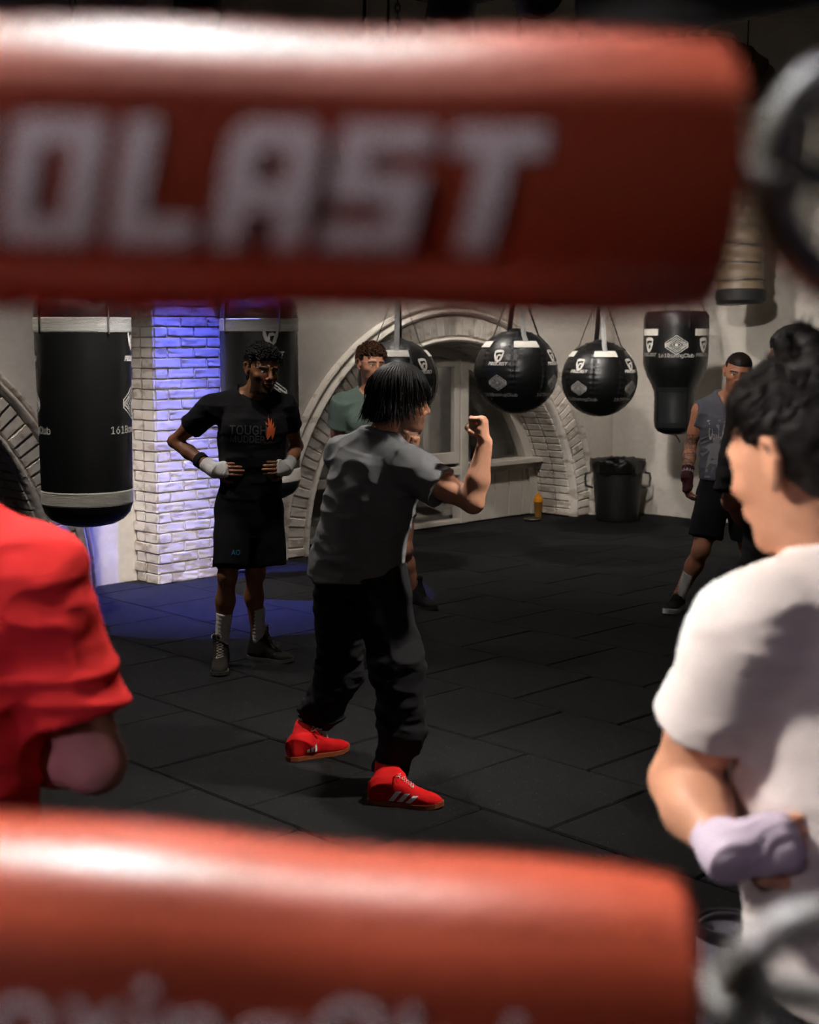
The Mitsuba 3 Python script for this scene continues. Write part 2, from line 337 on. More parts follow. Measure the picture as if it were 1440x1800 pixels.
# ------------------------------------------------------------------ brick pillar on the left wall
P0, P1, PD = -5.80, -4.88, 0.30
key = 'wall_left__pillar'
scene[key] = shape(inroom(bx(P1 - P0 - 0.02, PD + 0.1, HEIGHT, 0.01), (P0 + P1) / 2, PD / 2 - 0.05 - 0.004, HEIGHT / 2), 'mortar')
labels[key] = {'label': 'white painted brick pillar'}
CO = 0.0745
def brick_mesh(L, seed):
    b = fine(bx(L, 0.03, CO - 0.0045, 0.006), 0.09); v = b.vertices.copy(); r = np.random.default_rng(seed)
    b.vertices = v + r.normal(0, 0.0012, v.shape); return b
bricks = {L: [shape(brick_mesh(L, q), 'painted_brick', smooth=50) for q in range(3)] for L in (0.2255, 0.108, 0.146)}
q = 0
for c in range(36):
    z = (c + 0.5) * CO
    row = [0.2255] * 4 if c % 2 else [0.108, 0.2255, 0.2255, 0.2255, 0.108]
    if c % 2 == 0: row = [0.108, 0.2255, 0.2255, 0.2255, 0.108]
    x = P0 + (P1 - P0 - (sum(row) + 0.0045 * (len(row) - 1))) / 2
    for L in row:
        q += 1
        put_shared(key + '__brick', bricks[L][q % 3], mat(U, V, Z, room(x + L / 2, PD - 0.013 + RNG.uniform(-.0015, .0022), z)))
        x += L + 0.0045
    y = 0.0; row2 = [0.146, 0.146] if c % 2 else [0.108]
    row2 = [0.146, 0.146] if c % 2 else [0.108, 0.146]
    for L in row2:
        if y + L > PD + 0.01: break
        q += 1
        put_shared(key + '__brick', bricks[L][q % 3], mat(V, -U, Z, room(P0 + 0.006 + RNG.uniform(-.0025, .0025), y + L / 2 + (0.0 if c % 2 else 0.03), z)))
        y += L + 0.007

# ------------------------------------------------------------------ window in the middle arch: frame, mullions, rails, panes, boarded panel
struct('window_1', 'white timber arched window with dark panes')
s0 = ARCHES[0][0]; WV = -0.46
def wbar(name, a, b, z0, z1, d=0.07, v=WV): return put('window_1__' + name, inroom(bx(b - a, d, z1 - z0, 0.008), (a + b) / 2, v, (z0 + z1) / 2), 'timber')
scene['window_1'] = shape(place(arc_strip([(0, -0.05), (0, 0.05), (0.13, 0.05), (0.13, -0.05)], R_IN - 0.11, 0, math.pi), U, Z, V, room(s0, WV)), 'timber', smooth=40)
hgt = lambda s: math.sqrt(max(0.01, (R_IN - 0.10) ** 2 - (s - s0) ** 2))
for a, b in ((-1.86, -1.75), (-2.99, -2.89)): wbar('mullion', a, b, 0, hgt((a + b) / 2) + 0.04, 0.12)
wbar('rail', -4.10, -0.75, 0.47, 0.55, 0.10); wbar('rail', -4.14, -1.80, 0.0, 0.045, 0.10)
wbar('sill', -1.75, -0.70, 0.535, 0.585, 0.24, WV + 0.06)
for a, b in ((-2.36, -1.87), (-2.88, -2.40)):      # the two casements between the mullions
    c = 'window_1__casement'; c = child_key(c)
    bars = [bx(0.07, 0.06, 0.95, 0.006).apply_translation([a + 0.035, 0, 1.10]), bx(0.07, 0.06, 0.95, 0.006).apply_translation([b - 0.035, 0, 1.10]),
            bx(b - a, 0.06, 0.11, 0.006).apply_translation([(a + b) / 2, 0, 0.64]), bx(b - a, 0.06, 0.08, 0.006).apply_translation([(a + b) / 2, 0, 1.545])]
    scene[c] = shape(inroom(trimesh.util.concatenate(bars), 0, WV + 0.02), 'timber')
    put(c + '__pane', inroom(bx(b - a - 0.1, 0.006, 0.86, 0.001), (a + b) / 2, WV + 0.015, 1.10), 'glass')
def pane_poly(a, b, z0, z1=9):
    p = sbox(a, z0, b, z1).intersection(Point(s0, 0).buffer(R_IN - 0.07, quad_segs=40)); return place(extrude(p, 0.006), U, Z, V, room(0, WV))
for a, b, z0, z1 in ((-1.78, -0.7, 0.55, 9), (-2.90, -1.84, 1.57, 9), (-4.12, -2.97, 0.54, 9), (-4.14, -2.97, 0.03, 0.48), (-2.93, -1.83, 0.03, 0.48)):
    put('window_1__pane', pane_poly(a, b, z0, z1), 'glass')
for k in range(5):
    put('window_1__board', inroom(bx(0.206, 0.05, 0.5, 0.005), -1.75 + 0.104 + k * 0.21, WV, 0.25), 'timber')
# the dim brick yard that the panes look out on, and the back of the blind arch
put('wall_left__yard_wall', inroom(bx(6, 0.1, 3.5, 0.01), -2.4, -2.6, 1.7), 'mortar')
put('wall_left__blind_back', inroom(bx(4.2, 0.08, 2.4, 0.01), -8.26, -THICK - 0.05, 1.15), 'mortar')
put('wall_left__yard_ground', inroom(bx(6, 2.6, 0.08, 0.01), -2.4, -THICK - 1.3, -0.06), 'mortar')

# ------------------------------------------------------------------ ducts under the ceiling
k = thing('black_duct', 'matt black cylindrical duct under the ceiling, cut off by the top edge', 'duct')
a0 = at(1052, 18, 8.6)
put(k + '__body', tube([a0 + V * t for t in np.linspace(0, 5, 26)], 0.215, 40), 'black_paint', smooth=40)
put(k + '__end_cap', tube([a0 - V * 0.03, a0 + V * 0.015], [0.19, 0.222], 40), 'black_paint', smooth=40)
for t in (0.8, 2.6): put(k + '__strap', tube([a0 + V * t + Z * 0.2, a0 + V * t + Z * (HEIGHT - a0[2] - 0.01)], 0.008, 8), 'dark_steel')
k = thing('spiral_duct', 'ribbed metal ventilation duct that bends down in front of the right wall', 'duct')
ctrl = np.array([at(1120, 125, 11.9), at(1200, 112, 11.9), at(1270, 112, 11.9), at(1325, 150, 12.0), at(1345, 230, 12.1), at(1325, 330, 12.2), at(1305, 430, 12.3), at(1302, 528, 12.3)])
from scipy.interpolate import CubicSpline
tt = np.linspace(0, len(ctrl) - 1, 180); path = CubicSpline(np.arange(len(ctrl)), ctrl)(tt)
path = path[np.argsort(tt)]
put(k + '__pipe', tube(path, 0.205 + 0.004 * np.sin(tt * 26), 36), 'satin', C(120, 104, 84), smooth=40)
for i in range(8, 180, 9):
    t_ = path[min(i + 1, 179)] - path[i - 1]; t_ = unit(t_)
    put(k + '__rib', tube([path[i] - t_ * 0.006, path[i] - t_ * 0.005, path[i] + t_ * 0.005, path[i] + t_ * 0.006], [0.2, 0.217, 0.217, 0.2], 36), 'dark_steel', smooth=40)
put(k + '__nozzle', tube([path[-1] + Z * 0.10, path[-1] + Z * 0.09, path[-1] + Z * .0, path[-1] - Z * 0.03], [0.2, 0.222, 0.222, 0.19], 40), 'black_paint', smooth=40)
put(k + '__hanger', tube([path[70] + Z * 0.2, path[70] + Z * 1.3], 0.006, 8), 'dark_steel')

# ------------------------------------------------------------------ unseen lamps
def lamp(name, label, pos, aim, power, col, r, half):
    k = thing(name, label, 'lamp', 'unseen spotlights')
    p, d = np.array(pos, float), unit(np.array(aim, float) - np.array(pos))
    q = p - CORNER; under = q @ U < -4.95 and q @ V > 2.42
    L = min(0.5, 2.19 * r / math.tan(math.radians(min(60, half * 1.35))))
    ring = tube([p - d * 0.10, p - d * 0.099, p + d * L], [r * 0.7, r * 1.12, r * 1.22], 24, caps=False)
    inner = tube([p - d * 0.004, p + d * L], [r * 1.06, r * 1.19], 24, caps=False)
    back = tube([p - d * 0.105, p - d * 0.09], [r * 1.0, r * 1.1], 24)
    put(k + '__housing', [ring, inner, back], 'black_paint', smooth=40)
    X = unit(np.cross(d, [0.3, 0.9, 0.1])); Y = np.cross(d, X); a = np.arange(24) * np.pi / 12
    v = np.vstack([p[None], p + r * (np.cos(a)[:, None] * X + np.sin(a)[:, None] * Y)])
    f = [[0, 1 + i, 1 + (i + 1) % 24] for i in range(24)]
    key = k + '__bulb'
    scene[key] = {**mikit.ply(trimesh.Trimesh(v, f, process=False), 'black_paint'), 'emitter': {'type': 'area', 'radiance': rgb(np.array(col) * (power if col is not BLUE else 40))}}
    if half < 36 and col is BLUE: scene[k + '__beam'] = {'type': 'spot', 'to_world': T().look_at(origin=[float(x) for x in p + d * .02], target=[float(x) for x in p + d], up=[0.3, 0.9, 0.1]), 'intensity': rgb(np.array(col) * power * .01), 'cutoff_angle': half, 'beam_width': half * .45}
    put(k + '__stem', tube([p - d * 0.09, p - d * 0.14, p - d * 0.14 + Z * 0.05, [p[0], p[1], 3.83 if under else HEIGHT]], 0.012, 8), 'black_paint')
for L_ in UNSEEN_LAMPS: lamp('unseen_spotlight', 'unseen black spotlight ' + L_[6], *L_[:6])
for L_ in UNSEEN_COLOUR_LAMPS: lamp('unseen_colour_spotlight', 'unseen black spotlight ' + L_[6], *L_[:6])

# ------------------------------------------------------------------ punching bags
WHITE, GREY_PRINT, BLACK_V, SILVER = C(196, 192, 184), C(88, 88, 88), C(12, 13, 13), C(150, 147, 140)
TO_CAM = lambda c: math.atan2(-c[1], -c[0])       # the azimuth of the camera seen from a bag
def on_lathe(c, prof, phi0, z0, eps=0.0):
    """a print wrapped on a surface of revolution: x runs along the circumference, y along the height"""
    pr = np.array(prof)
    def fn(x, y):
        z = z0 + y; r = np.interp(z, pr[:, 1], pr[:, 0]); r0 = np.interp(z0, pr[:, 1], pr[:, 0])
        dr_ = (np.interp(z + 0.004, pr[:, 1], pr[:, 0]) - np.interp(z - 0.004, pr[:, 1], pr[:, 0])) / 0.008
        a = phi0 + x / r0
        n = np.stack([np.cos(a), np.sin(a), -dr_], -1); n /= np.linalg.norm(n, axis=-1, keepdims=True)
        return np.stack([c[0] + (r + eps) * np.cos(a), c[1] + (r + eps) * np.sin(a), c[2] + z], -1), n
    return fn
def on_ball(c, R, phi0, lat0, squash=1.0, eps=0.002):
    def fn(x, y):
        lat = lat0 + y / R; a = phi0 + x / (R * np.cos(lat0))
        n = np.stack([np.cos(a) * np.cos(lat), np.sin(a) * np.cos(lat), np.sin(lat)], -1)
        return np.array(c) + n * (R + eps), n
    return fn
def print_on(key, mesh, fn, col, label=None, bsdf='satin', size=0.03):
    return put(key, wrap(fine(mesh, size), fn), bsdf, col, smooth=False, label=label)
def flat_shape(p, d=0.0008): return extrude(p, d)

def heavy_bag(c, r0, r1, z0, zt, label, logos, bands):
    k = thing('heavy_bag', label, 'punching bag', 'long punching bags')
    h = zt - z0
    prof = [(0.001, 0), (r1 * .35, 0.006), (r1 * .62, 0.022), (r1 * .82, 0.052), (r1 * .94, 0.09), (r1, 0.14)]
    prof += [(r1 + (r0 - r1) * t, 0.14 + (h - 0.28) * t) for t in np.linspace(0.04, 1, 24)]
    prof += [(r0 * .985, h - .09), (r0 * .93, h - .045), (r0 * .78, h - .012), (r0 * .5, h), (0.001, h + .004)]
    c = np.array([c[0], c[1], z0])
    m = lathe(prof, 96); v = m.vertices.copy(); a = np.arctan2(v[:, 1], v[:, 0]); f = np.clip((v[:, 2] - (h - 0.34)) / 0.3, 0, 1)
    w = 1 + 0.012 * f * np.sin(a * 9 + 5 * v[:, 2]) * np.sin(a * 4 + 1)
    m.vertices = v * np.stack([w, w, np.ones_like(w)], 1) + c
    put(k + '__body', m, 'vinyl', BLACK_V, smooth=50)
    pr = np.array(prof)
    for zb in bands:
        y = zb - z0; bp = []
        for i, t in enumerate(np.linspace(-0.045, 0.045, 19)):
            bp.append((np.interp(y + t, pr[:, 1], pr[:, 0]) + 0.0035 + 0.0022 * (i % 2 == 0) + (-.004 if abs(t) > .044 else 0), y + t))
        b = lathe(bp, 96); b.apply_translation(c); put(k + '__band', b, 'satin', C(186, 181, 170), smooth=25)
    for dphi, zl in logos:
        zl = zl - z0
        phi = TO_CAM(c) + dphi
        print_on(k + '__emblem', flat_shape(shield_shape(0.12)), on_lathe(c, prof, phi, zl + 0.40, .001), WHITE)
        print_on(k + '__lettering', centered(flat_shape(block_word('PROLAST', 0.034))), on_lathe(c, prof, phi, zl + 0.275, .001), WHITE)
        print_on(k + '__emblem', flat_shape(eye_shape(0.25)), on_lathe(c, prof, phi, zl, .001), WHITE)
        print_on(k + '__lettering', club_text(0.046), on_lathe(c, prof, phi, zl - 0.165, .001), WHITE)
    top = c + Z * (h + 0.62)
    for i in range(4):
        a = TO_CAM(c) + 0.55 + i * math.pi / 2; o = np.array([math.cos(a), math.sin(a), 0])
        put(k + '__strap', tube([c + o * r0 * 1.012 + Z * (h - 0.26), c + o * r0 * 1.012 + Z * (h - 0.1), c + o * r0 * .95 + Z * (h - 0.02), top], 0.022, 8, flat=(1.0, 0.14)), 'satin', C(96, 95, 92))
    put(k + '__swivel', lathe([(0.001, 0), (0.03, 0.0), (0.035, 0.02), (0.02, 0.05), (0.014, 0.1), (0.001, 0.105)], 20).apply_translation(top - Z * 0.02), 'steel')
    put(k + '__chain', chain(top + Z * 0.08, 3.79), 'dark_steel')
def chain(p, ztop):
    out = []; L = 0.07; n = max(2, int((ztop - p[2]) / (L * 0.72)))
    a = np.arange(12) * np.pi / 6
    for i in range(n):
        X = np.array([1.0, 0, 0]) if i % 2 else np.array([0, 1.0, 0])
        ctr = p + Z * (i * (ztop - p[2]) / n + L / 2)
        out.append(tube(ctr + np.outer(np.cos(a) * 0.018, X) + np.outer(np.sin(a) * L / 2, Z), 0.006, 5, closed=True))
    return trimesh.util.concatenate(out)
D1, D2 = 8.5, 9.7
b1 = at(150, 740, D1); b2 = at(457, 720, D2)
heavy_bag(b1, 0.293, 0.278, at(157, 922, D1)[2] - 0.01, at(150, 512, D1)[2], 'black heavy bag with silver bands hanging in front of the left arch', [(1.36, at(225, 708, D1)[2]), (-1.62, at(90, 708, D1)[2])], [at(150, 571, D1)[2], at(158, 871, D1)[2]])
heavy_bag(b2, 0.272, 0.28, at(460, 877, D2)[2] - 0.01, at(451, 520, D2)[2], 'black heavy bag with silver bands behind the man in the black T-shirt', [(0.30, at(472, 690, D2)[2]), (-1.8, at(472, 690, D2)[2]), (2.3, at(472, 690, D2)[2])], [at(451, 571, D2)[2], at(530, 832, D2)[2]])

def ball_bag(px, py, D, R, label, phi_patch):
    k = thing('ball_bag', label, 'punching bag', 'round punching bags')
    c = at(px, py, D); phi_p = TO_CAM(c) + phi_patch
    m = trimesh.creation.icosphere(5, 1.0); v = m.vertices
    a = np.arctan2(v[:, 1], v[:, 0]) - phi_p; lat = np.arcsin(np.clip(v[:, 2], -1, 1))
    g = np.abs(((a / (math.pi / 4) + 0.5) % 1) - 0.5) * 2                 # 0 mid-panel, 1 at a seam
    seam = np.clip((g - 0.86) / 0.14, 0, 1) * np.cos(lat)
    puck = np.clip((g - 0.45) / 0.5, 0, 1) * np.cos(lat) * np.sin(lat * 46) * 0.007
    rr = 1 - 0.028 * seam ** 1.5 + puck - 0.02 * (1 - np.cos(lat)) * 0.5
    m.vertices = v * (R * rr)[:, None] + c
    put(k + '__body', m, 'vinyl', BLACK_V, smooth=True)
    put(k + '__lid', lathe([(R * .40, R * .84), (R * .42, R * .90), (R * .36, R * .945), (R * .30, R * .93), (R * .18, R * .99), (R * .10, R * 1.03), (0.001, R * 1.04)], 40).apply_translation(c), 'vinyl', BLACK_V, smooth=40)
    top = c + Z * (R + 0.46)
    for i in range(4):
        ph = phi_p + i * math.pi / 2
        patch = sbox(-R * .30, -0.033, R * .30, 0.033)
        print_on(k + '__patch', flat_shape(patch, 0.004), on_ball(c, R, ph, math.radians(41)), C(206, 201, 190), bsdf='satin')
        o = np.array([math.cos(ph), math.sin(ph), 0])
        put(k + '__strap', tube([c + (o * math.cos(.80) + Z * math.sin(.80)) * R * 1.015, c + (o * math.cos(1.0) + Z * math.sin(1.0)) * R * 1.03, top], 0.021, 8, flat=(1.0, 0.14)), 'satin', C(128, 127, 124) if i == 0 else C(24, 22, 22))
        pl = phi_p + math.pi / 4 + i * math.pi / 2
        print_on(k + '__emblem', flat_shape(shield_shape(0.088), .001), on_ball(c, R, pl, math.radians(23)), WHITE)
        print_on(k + '__lettering', centered(flat_shape(block_word('PROLAST', 0.028), .001)), on_ball(c, R, pl, math.radians(12.5)), WHITE)
        print_on(k + '__emblem', flat_shape(eye_shape(0.155), .001), on_ball(c, R, pl, math.radians(-13)), C(150, 148, 143))
        print_on(k + '__lettering', club_text(0.030), on_ball(c, R, pl, math.radians(-31)), C(120, 118, 114))
    put(k + '__swivel', lathe([(0.001, 0), (0.03, 0.0), (0.035, 0.02), (0.02, 0.05), (0.014, 0.1), (0.001, 0.105)], 20).apply_translation(top - Z * 0.02), 'steel')
    put(k + '__chain', chain(top + Z * 0.08, HEIGHT - .05), 'dark_steel')
ball_bag(700, 668, 11.0, 0.325, 'black ball bag hanging behind the head of the man in the grey shirt', -0.06)
ball_bag(907, 654, 11.2, 0.342, 'black ball bag hanging right above the raised fist', 0.33)
ball_bag(1054, 666, 11.9, 0.328, 'black ball bag hanging beside the uppercut bag', 0.20)

def uppercut_bag(px, D):
    k = thing('uppercut_bag', 'black mushroom shaped uppercut bag with a narrow lower half', 'punching bag')
    zb, zt = at(px, 765, D)[2], at(px, 545, D)[2]; h = zt - zb; c = at(px, 660, D); c = np.array([c[0], c[1], zb])
    zz = lambda y: at(px, y, D)[2] - zb
    R, r = 0.288, 0.180
    prof = [(0.001, 0), (r * .5, .012), (r * .8, .035), (r * .95, .07), (r, .12), (r * 1.0, zz(700)), (r * 1.03, zz(688)), (r * 1.16, zz(676)), (r * 1.38, zz(662)), (R * .95, zz(648)), (R * .99, zz(640)), (R, zz(625)), (R * 1.0, zz(575)), (R * .99, h - .05), (R * .9, h - .01), (0.001, h + .004)]
    m = lathe(prof, 96); m.apply_translation(c); put(k + '__body', m, 'vinyl', BLACK_V, smooth=40)
    phi = TO_CAM(c)
    print_on(k + '__panel', flat_shape(sbox(-.13, zz(750) - zz(712), .13, zz(668) - zz(712) - .06), .004), on_lathe(c, prof, phi - .12, zz(712)), C(27, 29, 30), bsdf='vinyl')
    print_on(k + '__emblem', flat_shape(eye_shape(0.205), .001), on_lathe(c, prof, phi + .02, zz(606), .001), WHITE)
    print_on(k + '__lettering', club_text(0.0325), on_lathe(c, prof, phi + .02, zz(625), .001), WHITE)
    for dp in (-.93, .97, 2.6):
        print_on(k + '__emblem', flat_shape(shield_shape(0.105), .001), on_lathe(c, prof, phi + dp, zz(606), .001), WHITE)
        print_on(k + '__lettering', centered(flat_shape(block_word('PROLAST', 0.03), .001)), on_lathe(c, prof, phi + dp, zz(623), .001), C(120, 118, 112))
        print_on(k + '__patch', flat_shape(sbox(-.105, -.03, .105, .03), .004), on_lathe(c, prof, phi + dp, zz(584)), C(196, 191, 180))
    e = c + np.array([0.02, -0.02, -.005])
    put(k + '__drawstring', tube([c + Z * .01, e, e + np.array([.02, -.01, -.03]), e + np.array([.035, 0, -.055])], .006, 8), 'matte', C(20, 20, 20))
    top = c + Z * (h + .5)
    for i in range(4):
        a = phi + .4 + i * math.pi / 2; o = np.array([math.cos(a), math.sin(a), 0])
        put(k + '__strap', tube([c + o * R * 1.012 + Z * (h - .16), c + o * R * 1.012 + Z * (h - .06), c + o * R * .9 + Z * (h + .01), top], .02, 8, flat=(1, .14)), 'satin', C(40, 40, 40))
    put(k + '__chain', chain(top - Z * .03, HEIGHT - .05), 'dark_steel')
uppercut_bag(1187, 12.3)

# ------------------------------------------------------------------ bin with a liner, shaker bottle, puck beside it
def bin_():
    k = thing('trash_bin', 'black plastic bin with a shiny bag liner in the corner of the walls', 'bin')
    c = np.array([368 / FOCAL * 13.33, 13.33, 0.0]); h = 0.60
    m = lathe([(0.001, 0.002), (.195, .002), (.205, .012), (.215, .1), (.243, .48), (.262, .485), (.262, .535), (.268, .54), (.268, .57), (.25, .572), (.24, .5), (.19, .03), (0.001, .028)], 64); m.apply_translation(c)
    put(k + '__body', m, 'satin', C(18, 18, 18), smooth=40)
    n = 120; a = np.arange(n) * 2 * np.pi / n; rows = []
    for i, (r, z) in enumerate([(.262, .47), (.272, .49), (.274, .535), (.276, .57), (.268, .60), (.245, .605), (.225, .57), (.205, .50), (.18, .40), (.12, .33), (.02, .31)]):
        w = meshkit.fbm(np.stack([np.cos(a) * 3, np.sin(a) * 3, np.full(n, i * .8)], -1) * 2.6 + 9, 3) - .5
        rr = r + .03 * w * (.5 if 0 < i < 9 else .7); zz = z + .045 * (meshkit.fbm(np.stack([np.cos(a) * 4, np.sin(a) * 4, np.full(n, i * .5)], -1) + 3, 3) - .5)
        rows.append(np.stack([rr * np.cos(a), rr * np.sin(a), zz], -1))
    v = np.vstack(rows); i, j = np.meshgrid(np.arange(len(rows) - 1), np.arange(n), indexing='ij'); kk = (j + 1) % n
    f = np.stack([i * n + j, i * n + kk, (i + 1) * n + kk, (i + 1) * n + j], -1).reshape(-1, 4)
    put(k + '__liner', trimesh.Trimesh(v + c, np.vstack([f[:, [0, 1, 2]], f[:, [0, 2, 3]]]), process=False), 'liner', smooth=True, label='crumpled shiny black bag liner')
    for s in (-1, 1):
        o = np.array([s, 0, 0]) ; p = c + o * .262
        put(k + '__handle', tube([p + Z * .47, p + o * .05 + Z * .46, p + o * .058 + Z * .41, p + o * .05 + Z * .34, p - o * .02 + Z * .32], .011, 8), 'satin', C(28, 28, 28), smooth=True)
scene['liner'] = principled(rgb((0.006, 0.006, 0.006)), 0.22, specular=0.6)
bin_()
k = thing('shaker_bottle', 'amber shaker bottle with a yellow lid standing by the end of the arch', 'bottle')
c = fl(946, 911); 
put(k + '__cup', lathe([(0.001, .001), (.030, .001), (.033, .006), (.043, .165), (.045, .17)], 40).apply_translation(c), 'satin', C(112, 74, 20), smooth=40, label='smoky amber cup')
put(k + '__lid', lathe([(.044, .165), (.047, .168), (.047, .20), (.044, .206), (.028, .21), (.026, .212), (.026, .232), (.022, .238), (0.001, .239)], 40).apply_translation(c), 'satin', C(214, 136, 22), smooth=40, label='yellow lid')
put(k + '__cap', bx(.03, .05, .018, .003).apply_translation(c + np.array([0, 0, .245])), 'satin', C(206, 128, 20))
k = thing('floor_disc', 'flat dark disc lying on the floor at the foot of the shaker bottle', 'disc')
c2 = fl(938, 911) + np.array([-.02, -.09, 0])
put(k + '__plate', lathe([(0.001, .001), (.075, .001), (.085, .006), (.08, .016), (.03, .02), (.001, .02)], 40).apply_translation(c2), 'satin', C(34, 30, 26), smooth=40)
put(k + '__rim', lathe([(.078, .0145), (.083, .012), (.086, .006), (.084, .004)], 40).apply_translation(c2 + Z * .0006), 'satin', C(70, 62, 50), smooth=40)

# ------------------------------------------------------------------ the ring's corner: padded ropes, steel rings, post
RED = np.array([.29, .046, .020])
scene['pad_vinyl'] = principled(VC, 0.36, specular=0.38, clearcoat=0.7, clearcoat_gloss=0.72)
def rope_pad(pl, pr_, R, label, word, x0, cap, grp='padded ropes'):
    k = thing('rope_pad', label, 'rope pad', grp)
    a, b = np.array(pl), np.array(pr_); L = np.linalg.norm(b - a); X = unit(b - a)
    Yb = unit(np.array([0, -1.0, 0]) - X * (-X[1])); Zp = unit(np.cross(X, -Yb))
    a_ext = a - X * 0.62; L2 = L + 0.62
    ts = np.linspace(0, L2, 60)
    rr = np.full(60, R) + 0.0012 * np.sin(ts * 40) ; rr[-1] = R * .97
    put(k + '__sleeve', tube([a_ext + X * t for t in ts], rr, 64, caps=False), 'pad_vinyl', RED, smooth=True)
    put(k + '__foam_core', tube([a_ext - X * .001, a_ext, b - X * .004, b + X * .003], [R * .8, R * .965, R * .965, R * .8], 48), 'matte', C(190, 172, 140), smooth=40, label='beige foam end')
    put(k + '__seam', tube([a_ext + X * t - Zp * (R * .72) - Yb * (R * .72) for t in np.linspace(0, L2 - .002, 20)], .0022, 8), 'pad_vinyl', RED * .8)
    m, ang = word
    def fn(x, y):
        s = x0 + x; th = ang + y / R
        n = np.outer(np.cos(th), Yb) + np.outer(np.sin(th), Zp)
        return a + np.outer(s, X) + n * (R + .0007 + .0012), n
    put(k + '__lettering', wrap(fine(m, .006), fn), 'satin', C(236, 226, 226), smooth=False, label='white lettering')
    return k, a, b, X
DP = 0.50
m1 = extrude(block_word('PROLAST', 0.0395, slant=0.22, gap=1.15), .0005)
UP = rope_pad(at(0, 291, DP), at(1245, 316, DP + .012), 0.0500, 'thick red padded top rope with block lettering across the foreground', (m1, -.60), -.061, 'x')
LO = rope_pad(at(0, 1668, DP), at(1172, 1772, DP), 0.0515, 'thick red padded lower rope along the bottom of the frame', (meshkit.text_mesh('161BoxingClub', 0.031, .0005), -.28), .0104 - meshkit.text_mesh('161B', 0.031, .0005).bounds[1][0] - .002, 'x')

